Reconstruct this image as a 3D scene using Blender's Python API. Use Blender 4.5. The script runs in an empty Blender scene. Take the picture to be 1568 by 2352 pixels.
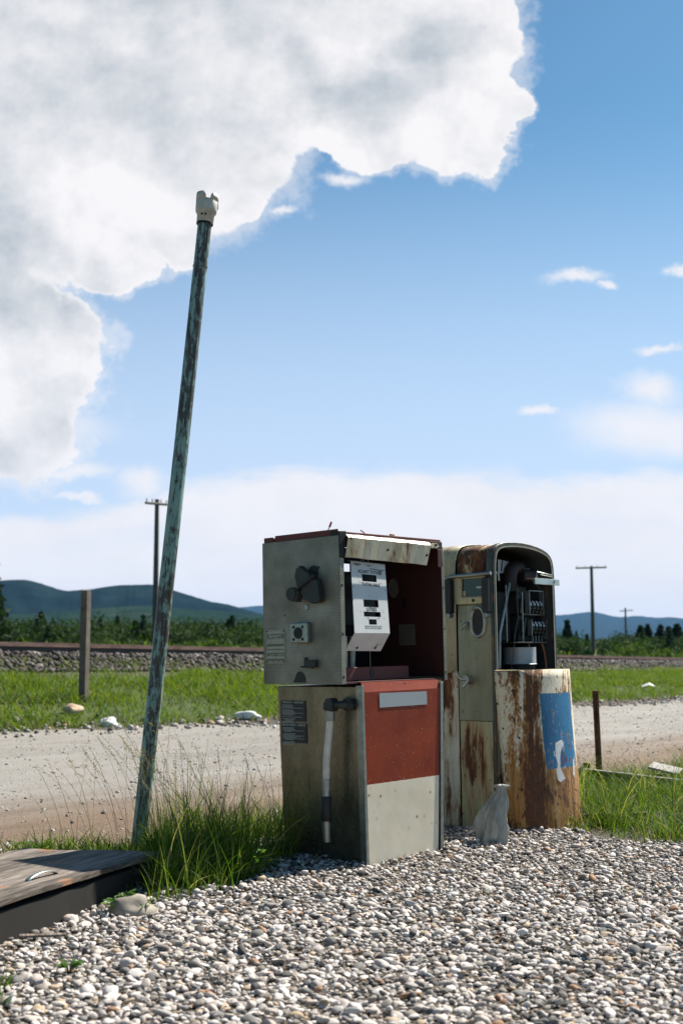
import bpy, bmesh, math, random
import numpy as np
from mathutils import Vector, Matrix, noise as mnoise
R = math.radians
random.seed(7); rng = np.random.default_rng(11)

# ------------------------------------------------------------------ camera
SC = bpy.context.scene
FPX, HOR, HC = 2750.0, 1506.0, 0.94            # focal length in picture units, horizon row, eye height
PITCH = math.atan((HOR - 1176) / FPX)
cd = bpy.data.cameras.new('camera'); cam = bpy.data.objects.new('camera', cd)
SC.collection.objects.link(cam); SC.camera = cam
cam.location = (0, 0, HC); cam.rotation_euler = (math.pi/2 + PITCH, 0, 0)
cd.sensor_fit = 'VERTICAL'; cd.sensor_height = 36; cd.lens = 36 * FPX / 2352
cd.clip_start = 0.05; cd.clip_end = 30000
cd.dof.use_dof = True; cd.dof.focus_distance = 5.7; cd.dof.aperture_fstop = 3.8

def ray(x, y):                                  # world direction of a picture point, y component near 1
    X = (x-784)/FPX; Y = (1176-y)/FPX
    return np.array([X, math.cos(PITCH)-Y*math.sin(PITCH), math.sin(PITCH)+Y*math.cos(PITCH)])
def onz(x, y, z):
    d = ray(x, y); t = (z-HC)/d[2]; return np.array([0, 0, HC]) + d*t
def atY(x, y, Y):
    d = ray(x, y); return np.array([0, 0, HC]) + d*(Y/d[1])

# ------------------------------------------------------------------ light
SUN_AZ, SUN_EL = 39.5, 48.0                     # azimuth from +X towards +Y
sd = bpy.data.lights.new('sun', 'SUN'); sun = bpy.data.objects.new('sun', sd); SC.collection.objects.link(sun)
sdir = Vector((math.cos(R(SUN_AZ))*math.cos(R(SUN_EL)), math.sin(R(SUN_AZ))*math.cos(R(SUN_EL)), math.sin(R(SUN_EL))))
sun.rotation_euler = sdir.to_track_quat('Z', 'Y').to_euler()
sd.energy = 5.0; sd.angle = R(0.55); sd.color = (1.0, 0.945, 0.85)
SC.view_settings.view_transform = 'Standard'; SC.view_settings.look = 'None'
SC.view_settings.exposure = 1.08; SC.view_settings.gamma = 1.0
SC.cycles.max_bounces = 8; SC.cycles.transparent_max_bounces = 8
SC.cycles.volume_bounces = 0

# ------------------------------------------------------------------ node helpers
class NT:
    def __init__(s, tree): s.t = tree; s.n = tree.nodes; s.l = tree.links
    def new(s, typ, ins=None, **kw):
        n = s.n.new(typ)
        for k, v in kw.items(): setattr(n, k, v)
        for k, v in (ins or {}).items(): s.set(n, k, v)
        return n
    def set(s, n, k, v):
        sock = n.inputs[k]
        if hasattr(v, 'is_linked') or isinstance(v, bpy.types.NodeSocket): s.l.new(v, sock)
        elif isinstance(v, bpy.types.Node): s.l.new(v.outputs[0], sock)
        else:
            if sock.type == 'RGBA' and len(v) == 3: v = (*v, 1)
            sock.default_value = v
    def math(s, op, a, b=None, c=None, clamp=False):
        n = s.n.new('ShaderNodeMath'); n.operation = op; n.use_clamp = clamp
        s.set(n, 0, a)
        if b is not None: s.set(n, 1, b)
        if c is not None: s.set(n, 2, c)
        return n.outputs[0]
    def vmath(s, op, a, b=None, c=None, out=0):
        n = s.n.new('ShaderNodeVectorMath'); n.operation = op
        s.set(n, 0, a)
        if b is not None: s.set(n, 1, b)
        if c is not None: s.set(n, 2, c)
        return n.outputs[out]
    def ramp(s, fac, stops, interp='LINEAR'):
        n = s.n.new('ShaderNodeValToRGB'); s.set(n, 0, fac); cr = n.color_ramp; cr.interpolation = interp
        while len(cr.elements) < len(stops): cr.elements.new(0.5)
        for e, (p, c) in zip(cr.elements, stops):
            e.position = p; e.color = (c, c, c, 1) if isinstance(c, (int, float)) else (*c, 1)
        return n.outputs[0]
    def mix(s, fac, a, b, mode='MIX'):
        n = s.n.new('ShaderNodeMix'); n.data_type = 'RGBA'; n.blend_type = mode
        s.set(n, 0, fac); s.set(n, 6, a); s.set(n, 7, b); return n.outputs[2]
    def noise(s, vec, scale, detail=4, rough=.55, dist=0, out=0):
        n = s.new('ShaderNodeTexNoise', {'Scale': scale, 'Detail': detail, 'Roughness': rough, 'Distortion': dist})
        if vec is not None: s.set(n, 'Vector', vec)
        return n.outputs[out]
    def sstep(s, x, a, b):
        n = s.n.new('ShaderNodeMapRange'); n.interpolation_type = 'SMOOTHSTEP'
        s.set(n, 0, x); n.inputs[1].default_value = a; n.inputs[2].default_value = b
        n.inputs[3].default_value = 0; n.inputs[4].default_value = 1
        return n.outputs[0]
def mk(name):
    m = bpy.data.materials.new(name); m.use_nodes = True; nt = NT(m.node_tree)
    b = m.node_tree.nodes['Principled BSDF']; return m, nt, b
def objco(nt, scale=(1, 1, 1)):
    tc = nt.new('ShaderNodeTexCoord'); mp = nt.new('ShaderNodeMapping'); nt.l.new(tc.outputs['Object'], mp.inputs[0])
    mp.inputs['Scale'].default_value = scale; return mp.outputs[0], tc.outputs['Object']

# ------------------------------------------------------------------ world: daylight sky with clouds fixed to compass directions
w = bpy.data.worlds.new('World'); SC.world = w; w.use_nodes = True
nt = NT(w.node_tree); bg = w.node_tree.nodes['Background']
sky = nt.new('ShaderNodeTexSky', sky_type='NISHITA', sun_disc=False, sun_elevation=R(SUN_EL), sun_rotation=R(90-SUN_AZ),
             altitude=900, air_density=1.0, dust_density=.6, ozone_density=2.2)
tc = nt.new('ShaderNodeTexCoord'); D = tc.outputs['Generated']
sep = nt.new('ShaderNodeSeparateXYZ', {0: D}); dx, dy, dz = sep.outputs
ady = nt.math('MAXIMUM', nt.math('ABSOLUTE', dy), .12)
cu = nt.math('DIVIDE', dx, ady); cv = nt.math('DIVIDE', dz, ady)
comb = nt.new('ShaderNodeCombineXYZ', {0: cu, 1: cv, 2: nt.math('MULTIPLY', dy, .2)}).outputs[0]
front = nt.sstep(dy, .25, .5)
# warp for ragged cloud edges
wn = nt.noise(comb, 3.6, 4, .55, out=1)
warp = nt.vmath('MULTIPLY_ADD', nt.vmath('SUBTRACT', wn, (.5, .5, .5)), (.15, .15, 0), comb)
wn2 = nt.noise(comb, 16, 10, .64, out=1)
warp = nt.vmath('MULTIPLY_ADD', nt.vmath('SUBTRACT', wn2, (.5, .5, .5)), (.078, .064, 0), warp)
def uv(x, y):
    d = ray(x, y); return d[0]/d[1], d[2]/d[1]
def blobs(lst, vec):
    cur = None
    for x, y, rx, ry in lst:
        u0, v0 = uv(x, y); sx, sy = FPX/rx, FPX/ry*.95
        d = nt.vmath('MULTIPLY', nt.vmath('SUBTRACT', vec, (u0, v0, 0)), (sx, sy, 0))
        ln = nt.vmath('LENGTH', d, out=1)
        cur = ln if cur is None else nt.math('MINIMUM', cur, ln)
    return cur
big = blobs([(800, 20, 450, 330), (1090, 235, 135, 155), (900, 250, 160, 110), (330, 170, 520, 430), (440, 500, 105, 130),
             (60, 380, 330, 310), (250, 560, 130, 120), (30, 850, 195, 230), (560, 380, 150, 130), (-100, 600, 250, 300)], warp)
en = nt.noise(comb, 9, 4, .6); bigs = nt.math('DIVIDE', nt.math('SUBTRACT', big, .97), nt.math('ADD', .02, nt.math('MULTIPLY', nt.sstep(en, .4, .75), .13)))
fr_ = nt.math('MULTIPLY', nt.math('SUBTRACT', 1, nt.sstep(nt.math('ADD', big, nt.math('MULTIPLY', nt.math('SUBTRACT', nt.noise(comb, 30, 8, .7), .5), .5)), .98, 1.16)), .45)
bigm = nt.math('MULTIPLY', nt.math('MAXIMUM', nt.math('SUBTRACT', 1, nt.sstep(bigs, -.6, .8)), fr_), front)
warps = nt.vmath('MULTIPLY_ADD', nt.vmath('SUBTRACT', nt.noise(comb, 22, 8, .66, out=1), (.5, .5, .5)), (.055, .035, 0), comb)
wisp = blobs([(1490, 985, 170, 62), (1490, 890, 75, 40), (1320, 640, 75, 16), (1402, 661, 26, 9), (1560, 620, 30, 12), (1510, 797, 60, 11),
              (150, 1085, 110, 20), (180, 1150, 60, 10), (650, 478, 34, 14), (60, 990, 190, 45), (1245, 945, 50, 10), (790, 405, 60, 18), (330, 1110, 60, 35)], warps)
wispm = nt.math('MULTIPLY', nt.math('MULTIPLY', nt.math('SUBTRACT', 1, nt.sstep(wisp, .2, 1.5)), .85), front)
# low bank along the horizon
bn = nt.noise(nt.vmath('MULTIPLY', comb, (2.6, 7, 1)), 3.2, 8, .62)
vb = nt.math('ADD', cv, nt.math('MULTIPLY', nt.math('SUBTRACT', bn, .5), .06))
vb = nt.math('ADD', vb, nt.math('MULTIPLY', nt.sstep(cu, -.08, -.24), .035))
bank = nt.math('MULTIPLY', nt.math('SUBTRACT', 1, nt.sstep(vb, .142, .162)), nt.math('ADD', .25, nt.math('MULTIPLY', front, .70)))
# loose clouds over the rest of the dome, so other directions have weather too
gn = nt.noise(nt.vmath('MULTIPLY', D, (1, 1, 2.2)), 2.3, 7, .58)
rest = nt.math('MULTIPLY', nt.math('MULTIPLY', nt.sstep(gn, .62, .72), nt.math('SUBTRACT', 1, front)), .35)
mask = nt.math('MAXIMUM', nt.math('MAXIMUM', bigm, wispm), nt.math('MAXIMUM', bank, rest))

# grey bellies
gn2 = nt.noise(comb, 6.0, 7, .60)
grey = blobs([(330, 60, 560, 310), (820, 170, 260, 90), (60, 640, 190, 190), (1000, 60, 170, 80)], warp)
gfac = nt.math('ADD', nt.math('MULTIPLY', nt.math('SUBTRACT', 1, nt.sstep(grey, .25, 1.25)), .52), nt.math('MULTIPLY', nt.math('SUBTRACT', gn2, .45), 2.2), clamp=True)
gfac = nt.math('MULTIPLY', gfac, nt.math('SUBTRACT', 1, nt.sstep(big, .80, 1.0)))
ra = nt.noise(comb, 9, 8, .62); rb = nt.noise(nt.vmath('ADD', comb, (.014, .018, 0)), 9, 8, .62)
relief = nt.math('MULTIPLY', nt.math('SUBTRACT', ra, rb), 1.9)
relief = nt.math('MULTIPLY', relief, nt.math('ADD', .25, nt.math('MULTIPLY', nt.math('MULTIPLY', bigm, nt.math('SUBTRACT', 1, nt.sstep(big, .86, 1.0))), .75)))
gfac = nt.math('ADD', gfac, nt.math('ADD', relief, .03), clamp=True)
ccol = nt.mix(gfac, (9.2, 9.0, 9.1), (4.9, 5.35, 5.8))
bn2 = nt.noise(nt.vmath('MULTIPLY', comb, (2, 9, 1)), 3, 5, .6)
ccol = nt.mix(nt.math('MULTIPLY', nt.sstep(bn2, .52, .8), bank), ccol, (8.2, 8.35, 9.0))
gm = nt.new('ShaderNodeGamma', {'Color': sky.outputs[0], 'Gamma': 1.25})
skyc = nt.mix(1.0, gm.outputs[0], (.62, .84, .74), 'MULTIPLY')
skyc = nt.mix(nt.math('MULTIPLY', nt.math('SUBTRACT', 1, nt.sstep(cv, .10, .50)), nt.math('ADD', .12, nt.math('MULTIPLY', front, .70))), skyc, (6.5, 7.5, 9.5))
final = nt.mix(mask, skyc, ccol)
nt.l.new(final, bg.inputs[0]); bg.inputs[1].default_value = .05

# ------------------------------------------------------------------ object helpers
COL = SC.collection
def tag(o, label=None, cat=None, group=None, kind=None):
    for k, v in (('label', label), ('category', cat), ('group', group), ('kind', kind)):
        if v: o[k] = v
    return o
def empty(name, mat, label, cat, group=None):
    o = bpy.data.objects.new(name, None); COL.objects.link(o); o.empty_display_size = .1
    o.matrix_world = mat if isinstance(mat, Matrix) else Matrix.Translation(mat)
    return tag(o, label, cat, group)
class MB:
    def __init__(s): s.v = []; s.f = []; s.sm = []
    def add(s, vs, fs, smooth=False):
        k = len(s.v); s.v += [tuple(map(float, p)) for p in vs]
        s.f += [tuple(i+k for i in f) for f in fs]; s.sm += [smooth]*len(fs); return s
    def box(s, x0, x1, y0, y1, z0, z1):
        return s.add([(x, y, z) for z in (z0, z1) for y in (y0, y1) for x in (x0, x1)],
                     [(0, 2, 3, 1), (4, 5, 7, 6), (0, 1, 5, 4), (2, 6, 7, 3), (0, 4, 6, 2), (1, 3, 7, 5)])
    def hexa(s, p):   # 8 points: bottom 4 (ccw) then top 4
        return s.add(p, [(3, 2, 1, 0), (4, 5, 6, 7), (0, 1, 5, 4), (1, 2, 6, 5), (2, 3, 7, 6), (3, 0, 4, 7)])
    def tube(s, pts, r, n=12, caps=True, smooth=True):
        pts = [Vector(p) for p in pts]; rs = r if isinstance(r, (list, tuple)) else [r]*len(pts)
        t0 = (pts[1]-pts[0]).normalized(); a = t0.orthogonal().normalized(); rings = []
        for i, p in enumerate(pts):
            t = (pts[min(i+1, len(pts)-1)]-pts[max(i-1, 0)]).normalized()
            a = (a - t*a.dot(t)).normalized(); b = t.cross(a)
            rings.append([p + (a*math.cos(2*math.pi*j/n) + b*math.sin(2*math.pi*j/n))*rs[i] for j in range(n)])
        vs = [q for r_ in rings for q in r_]; fs = []
        for i in range(len(pts)-1):
            for j in range(n): fs.append((i*n+j, i*n+(j+1) % n, (i+1)*n+(j+1) % n, (i+1)*n+j))
        s.add(vs, fs, smooth)
        if caps:
            s.add(rings[0], [tuple(range(n))[::-1]]); s.add(rings[-1], [tuple(range(n))])
        return s
    def prism(s, poly, axis, a, b):   # poly in the two other axes, in order
        def P(q, t):
            q = list(q); q.insert(axis, t); return q
        n = len(poly)
        ar = sum(poly[i][0]*poly[(i+1) % n][1]-poly[(i+1) % n][0]*poly[i][1] for i in range(n))
        if (ar < 0) != (axis == 1): poly = poly[::-1]
        vs = [P(q, min(a, b)) for q in poly] + [P(q, max(a, b)) for q in poly]
        return s.add(vs, [tuple(range(n))[::-1], tuple(range(n, 2*n))] + [(i, (i+1) % n, n+(i+1) % n, n+i) for i in range(n)])
    def disc(s, c, axis, r, t, n=20, ry=None):   # flat cylinder centred at c spanning t along axis
        ry = ry or r
        o = [i for i in range(3) if i != axis]
        poly = [(c[o[0]]+r*math.cos(2*math.pi*k/n), c[o[1]]+ry*math.sin(2*math.pi*k/n)) for k in range(n)]
        return s.prism(poly, axis, c[axis]-t/2, c[axis]+t/2)
    def blob(s, c, r, sub=2, amp=.15, seed=0, freq=1.5):
        bm = bmesh.new(); bmesh.ops.create_icosphere(bm, subdivisions=sub, radius=1)
        vs = []
        for v in bm.verts:
            k = 1+amp*mnoise.noise(v.co*freq+Vector((seed, seed*2.3, 0)))*2
            vs.append((c[0]+v.co.x*r[0]*k, c[1]+v.co.y*r[1]*k, c[2]+v.co.z*r[2]*k))
        fs = [tuple(v.index for v in f.verts) for f in bm.faces]; bm.free()
        return s.add(vs, fs, True)
    def build(s, name, mat, parent=None, bevel=0, solid=0, solid_off=0, seg=2):
        used = sorted({i for f in s.f for i in f})
        if len(used) < len(s.v):
            k_ = {a: b for b, a in enumerate(used)}; s.v = [s.v[i] for i in used]; s.f = [tuple(k_[i] for i in f) for f in s.f]
        me = bpy.data.meshes.new(name); me.from_pydata(s.v, [], s.f)
        me.polygons.foreach_set('use_smooth', s.sm); me.materials.append(mat); me.update()
        o = bpy.data.objects.new(name, me); COL.objects.link(o)
        if parent: o.parent = parent
        if solid:
            m = o.modifiers.new('s', 'SOLIDIFY'); m.thickness = solid; m.offset = solid_off
        if bevel:
            m = o.modifiers.new('b', 'BEVEL'); m.width = bevel; m.segments = seg; m.limit_method = 'ANGLE'; m.angle_limit = R(35)
        return o
def each(name, fns, mat, parent=None, **kw):
    out = []
    for fn in fns:
        mb = MB(); fn(mb); out.append(mb.build(name, mat, parent, **kw))
    return out
def npmesh(name, V, Q, mat, smooth=False):
    """mesh from numpy verts (N,3) and equal sized faces (M,k)"""
    me = bpy.data.meshes.new(name); k = Q.shape[1]
    me.vertices.add(len(V)); me.vertices.foreach_set('co', V.astype(np.float32).ravel())
    me.loops.add(Q.size); me.loops.foreach_set('vertex_index', Q.astype(np.int32).ravel())
    me.polygons.add(len(Q)); me.polygons.foreach_set('loop_start', np.arange(0, Q.size, k, dtype=np.int32))
    me.polygons.foreach_set('loop_total', np.full(len(Q), k, dtype=np.int32))
    if smooth: me.polygons.foreach_set('use_smooth', np.ones(len(Q), dtype=bool))
    me.materials.append(mat); me.update(calc_edges=True)
    o = bpy.data.objects.new(name, me); COL.objects.link(o); return o
def frame(yaw, lx, ly, o):
    sy, cy = math.sin(yaw), math.cos(yaw)
    Ry = Matrix(((math.cos(lx), 0, math.sin(lx)), (0, 1, 0), (-math.sin(lx), 0, math.cos(lx))))
    Rx = Matrix(((1, 0, 0), (0, math.cos(ly), -math.sin(ly)), (0, math.sin(ly), math.cos(ly))))
    M = Rx @ Ry @ Matrix(((sy, -cy, 0), (cy, sy, 0), (0, 0, 1)))
    return Matrix.Translation(o) @ M.to_4x4()
def text_mb(mb, body, size, fn, bold=0.0, align='CENTER', sx=1.0):
    """adds flat lettering; fn maps (x, y) of the text plane to local xyz"""
    cu_ = bpy.data.curves.new('t', 'FONT'); cu_.body = body; cu_.size = size; cu_.align_x = align; cu_.offset = bold*size
    cu_.resolution_u = 2
    o = bpy.data.objects.new('t', cu_); COL.objects.link(o)
    dg = bpy.context.evaluated_depsgraph_get(); me = bpy.data.meshes.new_from_object(o.evaluated_get(dg))
    mb.add([fn(v.co.x*sx, v.co.y) for v in me.vertices], [tuple(p.vertices) for p in me.polygons])
    bpy.data.objects.remove(o); bpy.data.curves.remove(cu_); bpy.data.meshes.remove(me)

# ------------------------------------------------------------------ ground shape
YAW = .758
US, UC = math.sin(YAW), math.cos(YAW)
def sn(x, y): return x*US + y*UC, -x*UC + y*US
def xy(s, n): return s*US - n*UC, s*UC + n*US
PN = np.array([-50, 4.6, 5.3, 12.5, 13.3, 14.5, 19.0, 20.2, 20.9, 24.2, 27., 60., 9000])
PZ = np.array([0., 0., -.04, -.03, .06, .27, .66, .93, .97, .97, .35, .25, .2])
def gz(x, y):
    x = np.asarray(x, float); y = np.asarray(y, float)
    s, n = sn(x, y); z = np.interp(n, PN, PZ)
    g = -np.clip(s-13.5, -30, 60)*.0112
    z = z + g*np.clip((n-13)/7, 0, 1)*np.clip((60-n)/30, 0, 1)
    z = z + .035*np.exp(-((n-3.75)/.35)**2)*np.clip((s-3.5), 0, 1)      # gravel heaped against the pumps
    z = z + .07*np.exp(-(((s-3.3)/.6)**2+((n-4.5)/.6)**2))
    z = z + .012*np.sin(x*2.3+y*1.1)*np.cos(y*1.9-x*.7)
    return z
def dirt_nodes(nt, b, cols, sc=1.0, bump=.4):
    v, raw = objco(nt)
    a = nt.noise(v, .5*sc, 5, .6); c = nt.noise(v, 9*sc, 6, .7); d = nt.noise(v, 60*sc, 3, .7)
    f = nt.math('ADD', nt.math('MULTIPLY', a, .6), nt.math('ADD', nt.math('MULTIPLY', c, .3), nt.math('MULTIPLY', d, .25)))
    nt.set(b, 'Base Color', nt.ramp(f, cols)); nt.set(b, 'Roughness', .95)
    bp = nt.new('ShaderNodeBump', {'Strength': bump, 'Distance': .03, 'Height': nt.math('ADD', c, nt.math('MULTIPLY', d, .6))})
    nt.l.new(bp.outputs[0], b.inputs['Normal'])
m_dirt, nt, b = mk('dirt'); dirt_nodes(nt, b, [(.3, (.02, .017, .012)), (.6, (.065, .05, .035)), (.85, (.15, .12, .09))])
gsp = nt.new('ShaderNodeSeparateXYZ', {0: nt.new('ShaderNodeTexCoord').outputs['Object']})
gnn = nt.math('ADD', nt.math('MULTIPLY', gsp.outputs[0], -UC), nt.math('MULTIPLY', gsp.outputs[1], US))
gsel = nt.math('MULTIPLY', nt.sstep(gnn, 12.9, 13.6), nt.math('ADD', nt.math('SUBTRACT', 1, nt.sstep(gnn, 17.6, 18.6)), nt.sstep(gnn, 24.0, 25.0)))
old = b.inputs['Base Color'].links[0].from_socket; gn_ = nt.noise(None, 3.0, 5, .7)
nt.set(b, 'Base Color', nt.mix(gsel, old, nt.ramp(gn_, [(.3, (.018, .034, .006)), (.7, (.06, .085, .016))])))

def axis_vals(lo, hi, dense0, dense1, step, grow=1.18):
    v = list(np.arange(dense0, dense1+1e-6, step)); st = step
    while v[-1] < hi: st *= grow; v.append(v[-1]+st)
    st = step; h = []
    p = dense0
    while p > lo: st *= grow; p -= st; h.append(p)
    return np.array(h[::-1]+v)
sv = axis_vals(-6500, 8500, 0, 50, .35); nv = axis_vals(-400, 7500, 0, 30, .22)
S_, N_ = np.meshgrid(sv, nv, indexing='ij'); X_, Y_ = xy(S_, N_); Z_ = gz(X_, Y_)
ns_, nn_ = S_.shape; idx = np.arange(ns_*nn_).reshape(ns_, nn_)
Q = np.stack([idx[:-1, :-1], idx[1:, :-1], idx[1:, 1:], idx[:-1, 1:]], -1).reshape(-1, 4)
g = npmesh('ground', np.stack([X_, Y_, Z_], -1).reshape(-1, 3), Q, m_dirt, True); tag(g, kind='structure')

def sheet(name, s0, s1, n0f, n1f, mat, lift=.004, ds=.3, nn=24):
    ss = np.arange(s0, s1, ds); V = []
    for s in ss:
        for t in np.linspace(0, 1, nn):
            n = n0f(s)*(1-t)+n1f(s)*t; x, y = xy(s, n); V.append((x, y, float(gz(x, y))+lift))
    idx = np.arange(len(ss)*nn).reshape(len(ss), nn)
    Q = np.stack([idx[:-1, :-1], idx[1:, :-1], idx[1:, 1:], idx[:-1, 1:]], -1).reshape(-1, 4)
    return npmesh(name, np.array(V), Q, mat, True)
# gravel road
m_road, nt, b = mk('packed gravel')
v, raw = objco(nt)
sp = nt.new('ShaderNodeSeparateXYZ', {0: raw})
nn_c = nt.math('ADD', nt.math('MULTIPLY', sp.outputs[0], -UC), nt.math('MULTIPLY', sp.outputs[1], US))
ss_c = nt.math('ADD', nt.math('MULTIPLY', sp.outputs[0], US), nt.math('MULTIPLY', sp.outputs[1], UC))
trk = nt.new('ShaderNodeCombineXYZ', {0: nt.math('MULTIPLY', ss_c, .25), 1: nn_c, 2: 0.0}).outputs[0]
a = nt.noise(trk, 1.6, 6, .65); c = nt.noise(v, 30, 5, .75); d2 = nt.noise(v, 110, 2, .6)
a2 = nt.noise(trk, .7, 7, .7); f = nt.math('ADD', nt.math('MULTIPLY', nt.math('ADD', nt.math('MULTIPLY', a, .5), nt.math('MULTIPLY', a2, .5)), .75), nt.math('ADD', nt.math('MULTIPLY', c, .25), nt.math('MULTIPLY', d2, .12)))
colr = nt.ramp(f, [(.35, (.14, .122, .102)), (.48, (.265, .242, .212)), (.68, (.37, .345, .312))])
nearb = nt.math('ADD', nn_c, nt.math('MULTIPLY', nt.math('SUBTRACT', a, .5), 2.5))
leftb = nt.math('SUBTRACT', 1, nt.sstep(nearb, 5.7, 8.2))
brown = nt.ramp(f, [(.38, (.075, .042, .022)), (.56, (.20, .125, .07)), (.78, (.29, .20, .13))])
nt.set(b, 'Base Color', nt.mix(nt.math('MULTIPLY', leftb, .9), colr, brown)); nt.set(b, 'Roughness', .95)
hh = nt.math('ADD', nt.math('MULTIPLY', a, 1.2), nt.math('ADD', c, nt.math('MULTIPLY', d2, .5)))
bp = nt.new('ShaderNodeBump', {'Strength': .8, 'Distance': .05, 'Height': hh}); nt.l.new(bp.outputs[0], b.inputs['Normal'])
def wig(a, k, ph): return lambda s: a + .25*math.sin(s*.9*k+ph) + .12*math.sin(s*2.7*k+ph*2) + .06*math.sin(s*7.1+ph)
tag(sheet('road', -10, 90, wig(5.0, 1, 0), wig(12.75, .8, 2), m_road), kind='structure')

# ------------------------------------------------------------------ stones (numpy built)
def ico(sub):
    bm = bmesh.new(); bmesh.ops.create_icosphere(bm, subdivisions=sub, radius=1)
    V = np.array([v.co[:] for v in bm.verts]); F = np.array([[v.index for v in f.verts] for f in bm.faces]); bm.free(); return V, F
def stone_variants(sub, n):
    V, F = ico(sub); out = []
    for k in range(n):
        r = np.random.default_rng(100+k); P = V.copy()
        for j in range(8):       # cut with planes for broken faces
            d = r.normal(size=3); d /= np.linalg.norm(d); h = r.uniform(.50, .88)
            t = P@d; m = t > h; P[m] -= np.outer((t[m]-h)*.94, d)
        P += r.normal(scale=.012, size=P.shape); out.append(P)
    return out, F
def stones(name, pos, size, mat, sub=1, flat=(.5, .85), nvar=24, smooth=False, tiltmax=.5):
    vars_, F = stone_variants(sub, nvar); n = len(pos); nv = len(vars_[0])
    VA = np.stack(vars_)[rng.integers(0, nvar, n)]
    sc = np.stack([size*rng.uniform(.85, 1.25, n), size*rng.uniform(.65, .95, n), size*rng.uniform(flat[0], flat[1], n)], 1)
    VA = VA*sc[:, None, :]*.5
    az = rng.uniform(0, 2*np.pi, n); tx = rng.normal(0, tiltmax, n); ty = rng.normal(0, tiltmax, n)
    def rotm(a, ax):
        c, s = np.cos(a), np.sin(a); M = np.zeros((n, 3, 3)); i, j = [(1, 2), (2, 0), (0, 1)][ax]
        M[:, ax, ax] = 1; M[:, i, i] = c; M[:, j, j] = c; M[:, i, j] = -s; M[:, j, i] = s; return M
    M = rotm(tx, 0)@rotm(ty, 1)@rotm(az, 2)
    VA = np.einsum('nij,nkj->nki', M, VA) + pos[:, None, :]
    FA = F[None]+ (np.arange(n)*nv)[:, None, None]
    return npmesh(name, VA.reshape(-1, 3), FA.reshape(-1, 3), mat, smooth)
def stone_mat(name, stops, bump=.3, sc=1.0):
    m, nt, b = mk(name); gi = nt.new('ShaderNodeNewGeometry'); v, raw = objco(nt)
    r = gi.outputs['Random Per Island']; col = nt.ramp(r, stops, 'CONSTANT')
    nz = nt.noise(v, 130*sc, 4, .65)
    val = nt.new('ShaderNodeHueSaturation', {'Color': col, 'Value': nt.math('ADD', .72, nt.math('MULTIPLY', nz, .56))})
    nt.set(b, 'Base Color', val.outputs[0]); nt.set(b, 'Roughness', .82)
    bp = nt.new('ShaderNodeBump', {'Strength': bump, 'Distance': .004/sc, 'Height': nz}); nt.l.new(bp.outputs[0], b.inputs['Normal'])
    return m
m_gravel = stone_mat('river gravel', [(0, (0.391, 0.339, 0.302)), (.12, (0.521, 0.479, 0.442)), (.24, (0.233, 0.209, 0.186)), (.33, (0.409, 0.358, 0.316)), (.42, (0.577, 0.530, 0.493)),
     (.50, (0.144, 0.135, 0.126)), (.58, (0.316, 0.288, 0.270)), (.66, (0.372, 0.279, 0.186)), (.70, (0.070, 0.065, 0.061)), (.76, (0.493, 0.428, 0.381)), (.85, (0.195, 0.167, 0.144)), (.92, (0.465, 0.428, 0.409)), (.975, (0.279, 0.158, 0.088))], bump=.5)
def scatter(x0, x1, y0, y1, step, jit=.9):
    gx, gy = np.meshgrid(np.arange(x0, x1, step), np.arange(y0, y1, step))
    p = np.stack([gx.ravel(), gy.ravel()], 1); return p + rng.uniform(-.5, .5, p.shape)*step*jit
def edge_n(s):   # gravel / grass edge
    return 3.74 + .05*np.sin(s*5.1)+.04*np.sin(s*11.3+1) + .25*np.clip((3.25-s)/.3, 0, 1)
def gravel_zone(p, lim=0.0):
    s, n = sn(p[:, 0], p[:, 1]); e = edge_n(s)
    inter = ((s > 4.0) & (s < 5.9) & (n < 4.7)) | ((n < 4.15) & (s > 3.2) & (p[:, 0] > -.075*p[:, 1]) & (s < 4.2))
    rightgrass = (s > 5.55+.08*np.sin(n*9)) & (n > 3.0+.10*np.sin(s*4)+.05*np.sin(s*11))
    ok = ((n < e+lim) | inter) & ~rightgrass
    wid = np.abs(p[:, 0]) < .45*p[:, 1]+.55
    return ok & wid
P0 = scatter(-2.4, 3.9, 2.5, 8.6, .0220); P0 = P0[gravel_zone(P0)]
P1_ = scatter(-2.4, 3.9, 2.5, 8.6, .028); P1_ = P1_[gravel_zone(P1_)]
P1_ = P1_[rng.random(len(P1_)) < .30]
pp = np.concatenate([P0, P1_]); zz = gz(pp[:, 0], pp[:, 1])
sz = np.clip(rng.lognormal(math.log(.0245), .38, len(pp)), .010, .062)
zz = zz + np.where(np.arange(len(pp)) < len(P0), .002, .011) + rng.uniform(-.004, .006, len(pp))
# hide stones inside the pumps' footprints
nr_ = pp[:, 1] < 4.7
for mk_, sb_ in ((nr_, 2), (~nr_, 1)):
  gr = stones('gravel', np.column_stack([pp, zz])[mk_], sz[mk_], m_gravel, sb_, (.28, .62), smooth=False, tiltmax=.30)
  tag(gr, 'loose grey and white river gravel spread in front of the fuel pumps', 'gravel', kind='stuff')
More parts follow.
